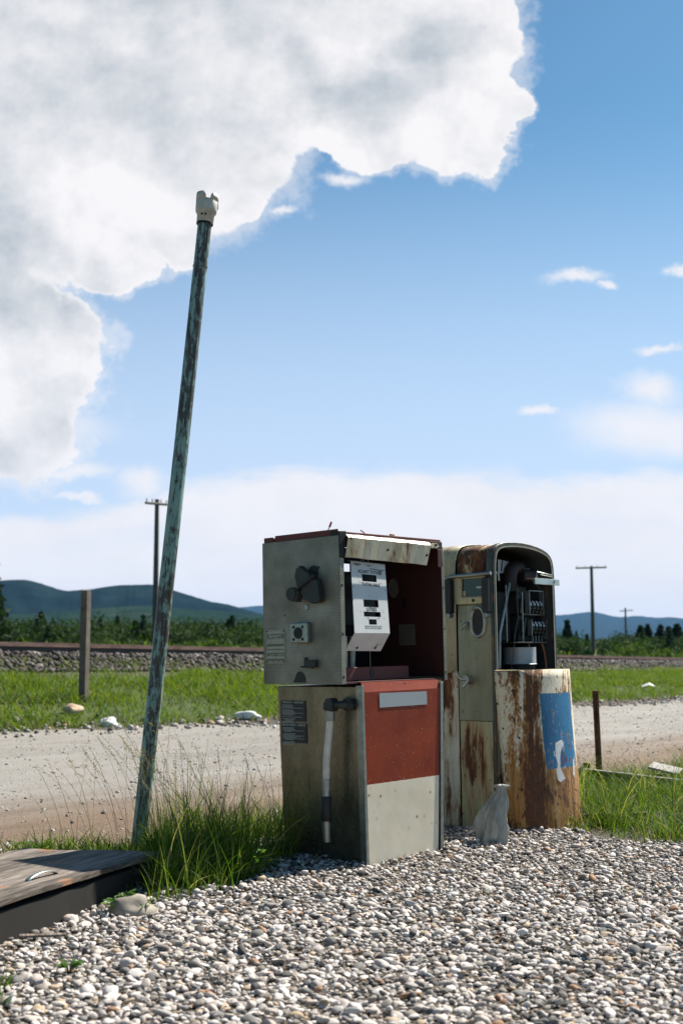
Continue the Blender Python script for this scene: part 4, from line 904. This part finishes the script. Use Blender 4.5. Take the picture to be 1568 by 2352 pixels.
stk = decal('torn_sticker', [[(.272, .480), (.330, .490), (.352, .470), (.348, .452), (.322, .440), (.308, .400), (.304, .340), (.330, .310), (.352, .278), (.300, .268), (.276, .272), (.270, .320), (.268, .448)]], m_pap, .0030)
decal('torn_sticker', [[(.440, .300), (.452, .382), (.466, .372), (.462, .300), (.450, .280)]], m_pap, .0030)
stk['label'] = 'torn white and navy sticker'
decal('sticker_print', [[(.285, .380), (.283, .440), (.312, .447), (.345, .430), (.368, .380), (.360, .352), (.320, .350), (.312, .395)]], m_navy, .0026)
decal('sticker_print', [[(.368, .372), (.372, .402), (.382, .398), (.380, .370)]], plain('red print', (.30, .03, .03), .5), .0032)

# ------------------------------------------------------------------ grey bag hanging between pump side and curved door
m_bag, nt, b = mk('grey weathered cloth'); v, raw = objco(nt, (1, 1, .5)); n1 = nt.noise(v, 12, 6, .65)
nt.set(b, 'Base Color', nt.ramp(n1, [(.3, (.13, .135, .12)), (.5, (.27, .275, .245)), (.75, (.40, .40, .35))])); nt.set(b, 'Roughness', .5); nt.set(b, 'Subsurface Weight', 0.0)
bp = nt.new('ShaderNodeBump', {'Strength': .6, 'Distance': .012, 'Height': nt.noise(v, 26, 4, .55, 1.5)}); nt.l.new(bp.outputs[0], b.inputs['Normal'])
bpos = onz(1132, 1935, .03); V = []; Fc = []; nr, nc = 60, 110
prof = [(0, .010), (.03, .030), (.07, .018), (.16, .026), (.30, .046), (.5, .062), (.7, .072), (.86, .070), (.96, .050), (1, .02)]
for i in range(nr+1):
    t = i/nr; r_ = np.interp(t, [p[0] for p in prof], [p[1] for p in prof]); z = .31*(1-t)
    cx_ = .062*(1-t)**1.3-.012+.008*math.sin(t*9)
    for j in range(nc):
        a_ = 2*math.pi*j/nc; fold = 1.0+.17*math.sin(4*a_+2.6*t+.5)+.13*math.sin(7*a_-2.0*t)+.07*math.sin(13*a_+5*t)+.22*mnoise.noise(Vector((math.cos(a_)*1.5, math.sin(a_)*1.5, t*2.2)))-.35*abs(mnoise.noise(Vector((math.cos(a_)*2.2+t*2, math.sin(a_)*2.2, t*3.2+7))))
        rr_ = r_*fold; kn = .45*max(0, 1-abs(t-.02)/.05)*math.sin(5*a_); rr_ *= 1+kn; V.append((cx_+rr_*math.cos(a_)*1.12, rr_*math.sin(a_)*.6, z+.010*math.sin(3*a_)*t))
for i in range(nr):
    for j in range(nc): Fc.append((i*nc+j, i*nc+(j+1) % nc, (i+1)*nc+(j+1) % nc, (i+1)*nc+j))
Fc.append(tuple(range(nc))[::-1]); Fc.append(tuple(nr*nc+j for j in range(nc)))
bag = MB().add(V, Fc, True).build('bag', m_bag); bag.location = (bpos[0]-.005, bpos[1], .0)
tag(bag, 'crumpled grey bag wedged between the vintage pump and its curved door', 'bag')

# ------------------------------------------------------------------ leaning pipe pole
m_pole, nt, b = mk('flaking teal paint'); v, raw = objco(nt, (1, 1, .10)); v2, _ = objco(nt, (1, 1, .45))
a = nt.noise(v2, 44, 10, .75, .2); st_ = nt.noise(v, 60, 4, .7); big_ = nt.noise(v2, 3, 3, .5)
k = nt.math('ADD', nt.math('MULTIPLY', a, .48), nt.math('ADD', nt.math('MULTIPLY', big_, .30), nt.math('MULTIPLY', st_, .32)))
bare = nt.ramp(st_, [(.3, (.03, .026, .022)), (.6, (.075, .066, .054)), (.8, (.17, .16, .14))]); teal = nt.ramp(st_, [(.3, (.10, .19, .155)), (.7, (.24, .37, .315))])
pz_ = nt.new('ShaderNodeSeparateXYZ', {0: raw}).outputs[2]; k = nt.math('SUBTRACT', k, nt.math('MULTIPLY', nt.sstep(pz_, 1.5, 2.5), .035)); nt.set(b, 'Base Color', nt.mix(nt.sstep(k, .522, .565), bare, teal)); nt.set(b, 'Roughness', .5); nt.set(b, 'Metallic', .15)
bp = nt.new('ShaderNodeBump', {'Strength': .4, 'Distance': .003, 'Height': k}); nt.l.new(bp.outputs[0], b.inputs['Normal'])
A0 = Vector(onz(318, 1948, .06)); A1 = Vector(atY(472, 500, A0.y+.02)); ax = (A1-A0).normalized(); PL = (A1-A0).length
Mp = Matrix.Translation(A0) @ ax.to_track_quat('Z', 'Y').to_matrix().to_4x4() @ Matrix.Rotation(R(-90), 4, 'Z')
pole = empty('leaning_pole', Mp, 'tall leaning steel pipe with flaking teal paint and a white fitting on top', 'pole')
mb = MB(); mb.tube([(0, 0, -.25), (0, 0, .4), (.001, 0, .75), (0, .001, 1.2), (.0015, 0, 1.9), (0, 0, PL)], [.0355, .035, .0355, .0355, .035, .034], 28); mb.tube([(0, 0, PL-.255), (0, 0, PL-.245)], .0362, 28); mb.build('pipe', m_pole, pole)
m_cap = plain('weathered white casting', (.50, .48, .40), .5, .1, .3, 25, .2)
mb = MB(); mb.tube([(0, 0, PL-.030), (0, 0, PL-.026), (0, 0, PL+.018), (0, 0, PL+.022), (0, 0, PL+.036), (0, 0, PL+.045), (0, 0, PL+.082), (0, 0, PL+.086)], [.037, .041, .043, .050, .053, .0535, .0545, .052], 32); cap = mb.build('cap', m_cap, pole)
MB().tube([(0, 0, PL-.036), (0, 0, PL-.028)], .0415, 28).build('clamp_ring', m_dark, pole)
each('screw_hole', [(lambda m, a_=a_: m.tube([(math.cos(a_)*.038, math.sin(a_)*.038, PL+.004), (math.cos(a_)*.0455, math.sin(a_)*.0455, PL+.004)], .0055, 12)) for a_ in (R(-112), R(-88))], m_black, cap)
for a0_, a1_, h_ in ((-170, -95, .036), (-70, 0, .034), (30, 140, .03)):
    n = 12; V = []
    for i in range(n+1):
        t = i/n; a_ = R(a0_+(a1_-a0_)*t); hh = h_*min(1, 4.5*min(t+.10, 1-t+.10)); r_ = .0525
        V += [(math.cos(a_)*r_, math.sin(a_)*r_, PL+.082), (math.cos(a_)*(r_+.001), math.sin(a_)*(r_+.001), PL+.082+hh)]
    MB().add(V, [(2*i, 2*i+2, 2*i+3, 2*i+1) for i in range(n)], True).build('clamp_jaw', m_cap, pole, 0, .005)
MB().add([(.0535, -.010, PL+.085), (.054, .004, PL+.085), (.0575, .0, PL+.045), (.0560, -.003, PL+.052)], [(0, 1, 2, 3)]).build('hook', m_cap, pole, 0, .003)

# ------------------------------------------------------------------ wooden hatch
m_ply, nt, b = mk('weathered plywood'); v, raw = objco(nt, (1, .09, 1)); n1 = nt.noise(v, 60, 6, .7, .6); n2 = nt.noise(v, 9, 4, .6); v3, _ = objco(nt); n3 = nt.noise(v3, 5, 4, .5)
k = nt.math('ADD', nt.math('MULTIPLY', n1, .6), nt.math('MULTIPLY', n2, .4))
nt.set(b, 'Base Color', nt.mix(nt.sstep(n3, .62, .7), nt.ramp(k, [(.38, (.014, .010, .007)), (.47, (.085, .066, .05)), (.58, (.23, .19, .16)), (.72, (.34, .295, .26))]), (.24, .12, .06))); nt.set(b, 'Roughness', .9)
bp = nt.new('ShaderNodeBump', {'Strength': .8, 'Distance': .004, 'Height': n1}); nt.l.new(bp.outputs[0], b.inputs['Normal'])
m_beam = plain('dark old timber', (.009, .007, .005), .9, 0, .5, 10, .6)
Rc = Vector(onz(368, 1967, .125)); FL = Vector(onz(0, 2083, .125)); e1_ = (FL-Rc).normalized(); e2_ = Vector((e1_.y, -e1_.x, 0))
if e2_.x > 0: e2_ = -e2_
Mh = Matrix((( -e2_.x, -e1_.x, 0, Rc.x), (-e2_.y, -e1_.y, 0, Rc.y), (0, 0, 1, 0), (0, 0, 0, 1)))
hatch = empty('wooden_hatch', Mh, 'low box with a weathered plywood lid and metal handle in the lower left corner', 'hatch')
# local: x from 0 (near edge) to negative (away), y from 0 (right corner) to negative (towards camera left)
N = 16; V = []; Fc = []
for i in range(N+1):
    for j in range(N+1):
        x = -.66*i/N; y = -1.7*j/N; edge_ = .006*mnoise.noise(Vector((x*9, y*9, 1)))
        V.append((x+(edge_ if i == 0 else 0), y+(.012*mnoise.noise(Vector((x*14, 3, 0))) if j == 0 else 0), .125+.008*mnoise.noise(Vector((x*3, y*2, 5)))-.02*i/N))
for i in range(N):
    for j in range(N): a_ = i*(N+1)+j; Fc.append((a_, a_+1, a_+N+2, a_+N+1))
lid = MB().add(V, Fc).build('lid', m_ply, hatch, .001, .018, -1)
mb = MB(); mb.box(-.055, -.012, -1.68, -.02, -.05, .104); mb.box(-.60, -.055, -.062, -.02, -.05, .092); mb.box(-.60, -.56, -1.68, -.062, -.05, .090); mb.build('box_wall', m_beam, hatch, .003)
# handle placed where the picture shows it
ih = Mh.inverted(); ha = ih @ Vector(onz(58, 2034, .125)); hb_ = ih @ Vector(onz(138, 2014, .125)); hb_.x = ha.x+(hb_.x-ha.x)*.6
mid = (ha+hb_)/2
arc = []
for t in np.linspace(0, 1, 12):
    p = ha.lerp(hb_, t); arc.append(Vector((p.x, p.y, .127+.030*math.sin(math.pi*t)**.5)))
d_ = (hb_-ha).normalized(); sdv = Vector((-d_.y, d_.x, 0))*.010; V = []
for p in arc: V += [p-sdv, p+sdv]
mb = MB().add(V, [(2*i, 2*i+1, 2*i+3, 2*i+2) for i in range(11)], True)
for p in (ha, hb_): mb.add([p+d_*.016-sdv+Vector((0, 0, .003)), p+d_*.016+sdv+Vector((0, 0, .003)), p-d_*.016+sdv+Vector((0, 0, .003)), p-d_*.016-sdv+Vector((0, 0, .003))], [(0, 1, 2, 3)])
mb.build('handle', m_trim, hatch, 0, .004)

# ------------------------------------------------------------------ small things on the ground
m_rock = plain('buff rock', (.30, .26, .21), .85, 0, .35, 12, .5); m_wrock = plain('white rock', (.66, .65, .63), .85, 0, .2, 8, .5)
def rock(pos, r, lab, mat=m_rock, seed=1, grp=None):
    o = MB().blob((0, 0, 0), r, 3, .22, seed, 1.3).build('rock', mat); o.location = pos; tag(o, lab, 'rock', grp); return o
q = onz(300, 2083, .03); rock((q[0], q[1], .02), (.085, .06, .05), 'rounded buff rock lying against the wooden hatch', seed=3)
def bank_at(x, y, zt):       # point on the ground seen at a picture position
    P = None
    for t in np.arange(3, 60, .02):
        d = ray(x, y); p = np.array([0, 0, HC])+d*t
        if p[2] < gz(p[0], p[1]): return p
    return onz(x, y, zt)
q = bank_at(250, 1668, 0); rock((q[0], q[1], q[2]+.03), (.12, .10, .08), 'white rock at the road edge left of the leaning pole', m_wrock, 5)
q = bank_at(566, 1652, 0); rock((q[0], q[1], q[2]+.04), (.19, .13, .08), 'wide white rock at the road edge just left of the near pump', m_wrock, 8)
q = bank_at(168, 1640, 0); rock((q[0], q[1], q[2]+.04), (.13, .12, .09), 'pale orange rock in the grass below the wooden post', plain('orange rock', (.52, .36, .24), .85, 0, .3), 11)
q = onz(98, 2157, .02); o = MB().box(-.075, .075, -.012, .012, 0, .008).build('wood_strip', m_ply, None, .002); o.location = (q[0], q[1], .028); o.rotation_euler = (.05, .04, R(20)); tag(o, 'thin flat wooden strip on the gravel below the hatch', 'wood strip')
q = onz(1370, 1880, .03); o = MB().tube([(-.28, 0, 0), (.0, .01, .0), (.30, .0, .005)], .014, 12).build('pipe', plain('brown pipe', (.16, .10, .075), .7, .1), None); o.location = (q[0], q[1], .045); o.rotation_euler = (0, 0, R(8)); tag(o, 'thin brown pipe lying in the grass beside the rusty door', 'pipe')
q = bank_at(1487, 1588, 0); o = MB().add([(-.16, -.05, .02), (.02, -.10, .07), (.17, -.02, .03), (.05, .08, .12), (-.10, .06, .06)], [(0, 1, 4), (1, 2, 3), (1, 3, 4)]).build('paper_scrap', m_white, None, 0, .003); o.location = (q[0], q[1], q[2]+.08); tag(o, 'crumpled white paper lying in the grass bank at right', 'litter')
# rusty post and timber kerb on the right
m_rpost = rusty('rust brown steel', (.055, .025, .016), .55, .4, False, 2, .8)
pb = onz(1376, 1790, 0); pt = atY(1366, 1586, pb[1]); ht = pt[2]+.25
o = empty('rusty_post', Matrix.Translation((pb[0], pb[1], 0)) @ Matrix.Rotation(math.atan2(pt[0]-pb[0], pt[2]), 4, 'Y') @ Matrix.Rotation(R(25), 4, 'Z'), 'short rusty steel post standing in the grass right of the rusty pump', 'post')
mb = MB(); mb.box(-.027, .027, -.004, .004, -.2, pt[2]); mb.box(-.004, .004, -.030, -.004, -.2, pt[2]-.003); mb.build('angle_iron', m_rpost, o, .0015)
ka = onz(1322, 1764, .09); kb = onz(1600, 1796, .09); kd = Vector((kb[0]-ka[0], kb[1]-ka[1], 0)); kl = kd.length+1.2
o = empty('timber_kerb', Matrix.Translation((ka[0], ka[1], 0)) @ Matrix.Rotation(math.atan2(kd.y, kd.x), 4, 'Z'), 'old timber kerb with a pale capping board behind the right hand grass', 'kerb')
MB().box(-.5, kl, -.035, .10, -.05, .085).build('beam', m_beam, o, .006)
MB().box(-.5, kl, -.045, .0, .087, .097).build('capping_board', plain('sun bleached board', (.22, .20, .17), .8, 0, .35, 12, .4), o, .002)
each('block', [lambda m: m.box(.05, .09, .02, .06, .087, .13), lambda m: m.box(.75, .83, .03, .08, .087, .11)], m_beam, o, bevel=.003)
q = onz(1527, 1770, .12); o = MB().box(-.11, .11, -.06, .06, -.008, .008).build('board', plain('pale board', (.30, .285, .26), .7, 0, .25), None, .003); o.location = (q[0], q[1], .135); o.rotation_euler = (R(14), R(10), R(-32)); tag(o, 'short pale board lying across the timber kerb at the right edge', 'board')
# wooden post left
pbt = bank_at(192, 1612, 0); ptp = atY(190, 1355, pbt[1])
m_wood = plain('grey brown post timber', (.13, .105, .08), .9, 0, .45, 10, .5)
o = empty('wooden_post', (pbt[0], pbt[1], pbt[2]), 'square weathered wooden post standing in the grass bank left of the leaning pole', 'post')
hp_ = ptp[2]-pbt[2]; mb = MB(); mb.hexa([(-.055, -.05, -.3), (.055, -.05, -.3), (.055, .05, -.3), (-.055, .05, -.3), (-.056, -.05, hp_), (.054, -.05, hp_-.008), (.054, .05, hp_), (-.056, .05, hp_+.004)])
pst = mb.build('timber', m_wood, o, .006); pst.rotation_euler = (0, 0, R(-25))

# weeds with broad leaves
m_leaf = leaf_mat('broad leaves', [(0, (.04, .10, .02)), (.6, (.08, .16, .03)), (1, (.13, .20, .05))], .35, .4)
def weed(pos, n, hgt, ls, lab, seed):
    r_ = random.Random(seed); o = empty('weed', pos, lab, 'weed'); st = MB(); lf = MB()
    for k in range(n):
        a_ = r_.uniform(0, 6.28); h_ = hgt*r_.uniform(.35, 1); out = h_*r_.uniform(.3, .9); tip = Vector((math.cos(a_)*out, math.sin(a_)*out, h_))
        st.tube([(0, 0, -.02), tuple(tip*.5+Vector((0, 0, h_*.15))), tuple(tip)], .0016, 5)
        for q_ in range(4):
            c = tip*r_.uniform(.55, 1.0); b_ = a_+r_.uniform(-1.3, 1.3); d = Vector((math.cos(b_), math.sin(b_), r_.uniform(-.1, .5))).normalized(); s_ = d.cross(Vector((0, 0, 1))).normalized(); l_ = ls*r_.uniform(.7, 1.2); up = Vector((0, 0, l_*.12))
            lf.add([c, c+d*l_*.3+s_*l_*.25+up, c+d*l_*.75+s_*l_*.2+up, c+d*l_, c+d*l_*.75-s_*l_*.2+up, c+d*l_*.3-s_*l_*.25+up, c+d*l_*.5], [(0, 1, 6), (1, 2, 6), (2, 3, 6), (3, 4, 6), (4, 5, 6), (5, 0, 6)])
    st.build('stem', m_leaf, o); lf.build('leaves', m_leaf, o)
q = onz(268, 2090, .02); weed((q[0], q[1], .01), 7, .075, .035, 'small broad leaved weed beside the rounded rock at the hatch', 1)
q = onz(330, 2092, .02); weed((q[0], q[1], .01), 4, .04, .018, 'tiny weed on the gravel right of the small broad leaved weed', 2)
q = onz(80, 1972, .02); weed((q[0], q[1], .0), 12, .11, .05, 'bushy green weed behind the far left end of the wooden hatch', 3)
q = onz(556, 2022, .02); weed((q[0], q[1], .0), 7, .16, .04, 'leafy weed at the gravel edge of the tall grass clump', 4)
q = onz(160, 2225, .02); weed((q[0], q[1], .01), 6, .03, .03, 'flat green weed among the gravel at the lower left', 5)

# ------------------------------------------------------------------ railway
t0 = Vector(onz(0, 1478, 1.17)); t0 = Vector((-6.6, 23.0, 1.17)); t1 = Vector((11.5, 44.0, .85))
td = (t1-t0); tl = td.length; tdn = td.normalized(); trk_m = Matrix.Translation(t0) @ Matrix.Rotation(math.atan2(td.y, td.x), 4, 'Z') @ Matrix.Rotation(-math.asin(tdn.z), 4, 'Y')
track = empty('railway_track', trk_m, 'single railway track with rusty rails on the raised embankment', 'railway')
m_rail, nt, b = mk('rusty rail painted head glint'); v, raw = objco(nt, (.3, 1, 1)); z_ = nt.new('ShaderNodeSeparateXYZ', {0: raw}).outputs[2]; n1 = nt.noise(v, 14, 5, .6)
nt.set(b, 'Base Color', nt.mix(nt.sstep(z_, -.050, -.044), nt.ramp(n1, [(.3, (.02, .013, .01)), (.7, (.06, .033, .025))]), nt.ramp(n1, [(.3, (.10, .045, .03)), (.7, (.28, .16, .12))]))); nt.set(b, 'Roughness', .55)  # paler rust on the rail head paints in its gleam; dark rust below
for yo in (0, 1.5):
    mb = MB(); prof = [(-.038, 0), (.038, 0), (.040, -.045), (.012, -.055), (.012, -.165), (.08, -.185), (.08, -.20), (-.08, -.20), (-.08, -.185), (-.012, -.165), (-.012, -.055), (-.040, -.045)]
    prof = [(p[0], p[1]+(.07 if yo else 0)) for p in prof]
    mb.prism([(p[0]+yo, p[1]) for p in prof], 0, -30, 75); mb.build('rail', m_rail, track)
slp = MB().box(-.13, .13, -.55, 2.05, -.36, -.20).build('sleeper', m_beam, track, .01)
slp.location = (-20, 0, 0)
for k in range(1, 96):
    c = slp.copy(); COL.objects.link(c); c.parent = track; c.location = (-20+k*.72, random.uniform(-.05, .05), random.uniform(-.01, .01))

# ------------------------------------------------------------------ utility poles
m_up = plain('creosoted pole', (.075, .07, .06), .85, 0, .3, 3, .2)
def upole(xb, xt, yt, Y, yarm, xa0, xa1, r, lab, depth_skew=0):
    top_ = atY(xt, yt, Y); base = atY(xb, 1500, Y); z0 = float(gz(base[0], base[1]))
    o = empty('utility_pole', (base[0], base[1], z0), lab, 'utility pole', 'utility poles along the railway')
    tp = Vector((top_[0]-base[0], 0, top_[2]-z0)); MB().tube([(0, 0, -.5), tuple(tp*.5), tuple(tp)], [r, r*.85, r*.65], 14).build('post', m_up, o)
    a0, a1 = atY(xa0, yarm[0], Y), atY(xa1, yarm[1], Y); A_ = Vector((a0[0]-base[0], -.2-depth_skew, a0[2]-z0)); B_ = Vector((a1[0]-base[0], -.2+depth_skew, a1[2]-z0))
    arm = MB().tube([tuple(A_), tuple(B_)], .075, 6).build('crossarm', m_up, o)
    each('insulator', [(lambda m, t=t: m.tube([tuple(A_.lerp(B_, t)), tuple(A_.lerp(B_, t)+Vector((0, 0, .22)))], [.02, .04], 6)) for t in (.04, .3, .7, .96)], m_steel, arm)
upole(356, 361, 1147, 62, (1161, 1155), 343, 380, .17, 'nearest utility pole with one crossarm, seen just left of the leaning pole', .9)
upole(1362, 1357, 1300, 108, (1306, 1303), 1319, 1392, .20, 'utility pole with a wide crossarm right of the vintage pump', .3)
upole(1437, 1435, 1396, 210, (1404, 1402), 1420, 1452, .22, 'small distant utility pole near the right edge of the view', .3)

# ------------------------------------------------------------------ trees beyond the track
m_con = leaf_mat('conifer foliage', [(0, (.010, .024, .012)), (.6, (.017, .036, .015)), (1, (.030, .052, .020))], .2, .8)
m_dec = leaf_mat('bush foliage', [(0, (.014, .030, .010)), (.6, (.024, .048, .013)), (1, (.045, .072, .018))], .25, .8)
m_scrub = leaf_mat('scrub foliage', [(0, (.022, .045, .010)), (.6, (.045, .075, .014)), (1, (.08, .11, .025))], .3, .8)
m_bark = plain('bark', (.08, .06, .045), .9)
def leaf_cloud(c, n, size, shape, h, r, seed):
    g = np.random.default_rng(seed)
    if shape == 'cone':
        t = g.random(n)**1.5; lay = np.floor(t*11)/11+.03*g.random(n); rad = r*(1-lay*.96)*np.sqrt(g.random(n))*(.75+.5*g.random(n)); a = g.uniform(0, 6.283, n)
        P = np.stack([np.cos(a)*rad, np.sin(a)*rad, h*(.06+.94*t)-rad*.25], 1)
    else:
        nb = 16; cc = g.normal(0, .42, (nb, 3))*np.array([r, r, h*.30])+np.array([0, 0, h*.55]); k = g.integers(0, nb, n); d = g.normal(size=(n, 3)); d /= np.linalg.norm(d, axis=1)[:, None]
        P = cc[k]+d*(g.random(n)**.4)[:, None]*np.array([r*.5, r*.5, h*.23]); P[:, 2] = np.maximum(P[:, 2], h*.03)
    P = P+np.asarray(c); u = g.normal(size=(n, 3)); u /= np.linalg.norm(u, axis=1)[:, None]; w_ = np.cross(u, g.normal(size=(n, 3))); w_ /= np.linalg.norm(w_, axis=1)[:, None]
    s_ = size*g.uniform(.5, 1.3, n)[:, None]
    V = np.stack([P-u*s_*.5, P+w_*s_*.28, P+u*s_*.5, P-w_*s_*.28], 1).reshape(-1, 3)
    return V, np.arange(n*4).reshape(n, 4)
def tree(xp, yt, Y, rad, shape, lab, seed, n=2600, size=.35, zb=None, cat='tree'):
    tp = atY(xp, yt, Y); z0 = float(gz(tp[0], Y)) if zb is None else zb; h = tp[2]-z0
    o = empty('conifer' if shape == 'cone' else 'broadleaf_tree', (tp[0], Y, z0), lab, cat)
    V, Fq = leaf_cloud((0, 0, 0), n, size, shape, h, rad, seed); cr = npmesh('crown', V, Fq, m_con if shape == 'cone' else m_dec, False); cr.parent = o
    MB().tube([(0, 0, -.3), (0, 0, h*.5), (0, 0, h*.93)], [rad*.09, rad*.06, .01], 8).build('trunk', m_bark, o)
tree(-25, 1268, 48, 1.35, 'cone', 'dark conifer cut by the left edge of the view', 1, 4500, .30)
for i, (xp, yt, Y, r_, lab) in enumerate([(1302, 1426, 150, 1.6, 'pointed conifer standing above the trees just right of the vintage pump'), (1469, 1438, 170, 2.4, 'dark conifer right of the small distant utility pole'), (1486, 1434, 175, 2.2, 'slim dark conifer second from the right hand group'),
      (1516, 1436, 165, 2.8, 'broad dark conifer in the right hand group of trees'), (1553, 1433, 160, 2.6, 'dark conifer nearest the right edge of the view'), (1534, 1440, 168, 2.2, 'low conifer between the two broad ones at right'), (96, 1408, 130, 1.6, 'thin conifer above the left woodland')]):
    tree(xp, yt, Y, r_, 'cone', lab, 20+i, 1500, .55)
VS = []; FS = []; off = 0; VS2 = []; FS2 = []; off2 = 0; rt = random.Random(5)
for k in range(330):
    xp = rt.uniform(-160, 1730); left = xp < 700
    if k % 2: xp = rt.uniform(-60, 640); left = True
    if left: Y = rt.uniform(95, 190); yt = 1420+rt.uniform(-7, 30)+(Y-140)*.03
    else: Y = rt.uniform(120, 230); yt = 1449+rt.uniform(-8, 18)
    tp = atY(xp, yt, Y); z0 = float(gz(tp[0], Y))-.3; cone = rt.random() < .14; h = tp[2]-z0; r_ = rt.uniform(1.6, 3.0) if not cone else rt.uniform(1.1, 1.7)
    V, Fq = leaf_cloud((tp[0], Y, z0), 1000, .32, 'cone' if cone else 'ball', h, r_, 300+k)
    if cone: VS.append(V); FS.append(Fq+off); off += len(V)
    else: VS2.append(V); FS2.append(Fq+off2); off2 += len(V)
tag(npmesh('woodland', np.concatenate(VS), np.concatenate(FS), m_con), 'far off mass of dark conifers along the valley beyond the railway', 'woodland', kind='stuff')
tag(npmesh('woodland', np.concatenate(VS2), np.concatenate(FS2), m_dec), 'far off mass of green broadleaf scrub along the valley beyond the railway', 'woodland', kind='stuff')
VS = []; FS = []; off = 0
for k in range(60):
    xp = rt.uniform(-120, 1700); Y = rt.uniform(60, 92); yt = rt.uniform(1458, 1486)+(14 if xp > 700 else 0); tp = atY(xp, yt, Y); z0 = float(gz(tp[0], Y))
    V, Fq = leaf_cloud((tp[0], Y, z0), 420, .26, 'ball', max(tp[2]-z0, .8), rt.uniform(.8, 1.7), 700+k); VS.append(V); FS.append(Fq+off); off += len(V)
tag(npmesh('scrub', np.concatenate(VS), np.concatenate(FS), m_scrub), 'young yellow green bushes growing close behind the railway', 'bushes', kind='stuff')

# ------------------------------------------------------------------ hills
def hill_mat(name, a, b_, c_):
    m, nt, b = mk(name); v, raw = objco(nt, (1, 1, 2)); n1 = nt.noise(v, .006, 8, .65); n2 = nt.noise(v, .05, 5, .7)
    k = nt.math('ADD', nt.math('MULTIPLY', n1, .6), nt.math('MULTIPLY', n2, .4)); nt.set(b, 'Base Color', nt.ramp(k, [(.35, a), (.52, b_), (.66, c_)])); nt.set(b, 'Roughness', 1.0); nt.set(b, 'Specular IOR Level', 0.0); return m
def ridge(name, prof, Y, depth, mat, foot=1505):
    xs = np.arange(prof[0][0], prof[-1][0]+1, 4); ys = np.interp(xs, [p[0] for p in prof], [p[1] for p in prof])
    kern = np.ones(7)/7; ys = np.convolve(np.pad(ys, 3, 'edge'), kern, 'valid'); V = []; R_ = 16
    for x, y in zip(xs, ys):
        y = y+1.0*mnoise.noise(Vector((x*.11, Y, 0)))+.7*mnoise.noise(Vector((x*.4, Y, 3)))
        top_ = atY(x, y, Y)
        for j in range(R_+1):
            t = j/R_; yy = Y-depth*(1-t); z = 1+(top_[2]-1)*(t**.75)*(1+.10*math.sin(t*math.pi)*mnoise.noise(Vector((x*.02, t*3, 0)))); V.append((top_[0]*(yy/Y), yy, z))
        V.append((top_[0]*1.1, Y*1.12, 0))
    n = len(xs); W_ = R_+2; idx = np.arange(n*W_).reshape(n, W_); Q = np.stack([idx[:-1, :-1], idx[1:, :-1], idx[1:, 1:], idx[:-1, 1:]], -1).reshape(-1, 4)
    return tag(npmesh(name, np.array(V), Q, mat, True), kind='structure')
ridge('hill', [(-700, 1350), (-300, 1320), (-60, 1338), (20, 1332), (60, 1331), (92, 1339), (128, 1351), (152, 1358), (180, 1355), (208, 1354), (240, 1348), (272, 1344), (320, 1343), (352, 1342), (384, 1351), (432, 1366), (488, 1383), (516, 1386), (552, 1396), (600, 1410), (680, 1432), (760, 1460), (900, 1503)],
      2600, 900, hill_mat('forested hill', (.003, .009, .013), (.007, .017, .018), (.020, .034, .026)))  # forest colour darkened to carry the shade of the big cloud
ridge('foothill', [(-500, 1430), (-100, 1412), (100, 1410), (190, 1402), (260, 1394), (330, 1392), (420, 1398), (500, 1404), (600, 1414), (700, 1425), (850, 1440), (1000, 1470), (1100, 1504)],
      1500, 500, hill_mat('mixed wooded slope', (.008, .020, .018), (.015, .032, .022), (.050, .058, .045)))
ridge('mountain', [(350, 1420), (480, 1400), (560, 1394), (600, 1391), (680, 1385), (800, 1380), (950, 1392), (1100, 1404), (1200, 1410), (1275, 1413), (1297, 1412), (1336, 1407), (1355, 1405), (1371, 1406), (1396, 1413), (1422, 1418), (1441, 1416), (1464, 1414), (1486, 1417), (1512, 1419), (1544, 1417), (1568, 1421), (1700, 1410), (1900, 1430), (2200, 1400)],
      9000, 2200, hill_mat('far forested mountain', (.010, .022, .022), (.015, .03, .028), (.022, .036, .032)))

# ------------------------------------------------------------------ air
mh = bpy.data.materials.new('valley air'); mh.use_nodes = True; hn = mh.node_tree; hn.nodes.clear()
ho = hn.nodes.new('ShaderNodeOutputMaterial'); hv = hn.nodes.new('ShaderNodeVolumePrincipled'); hv.inputs['Color'].default_value = (.25, .52, 1.0, 1); hv.inputs['Density'].default_value = .000035; hv.inputs['Anisotropy'].default_value = .0
hn.links.new(hv.outputs[0], ho.inputs['Volume'])
hz = MB().box(-11500, 11500, -8500, 11500, -2.2, 500).build('haze', mh); tag(hz, 'thin blue summer haze filling the valley', 'haze', kind='stuff')
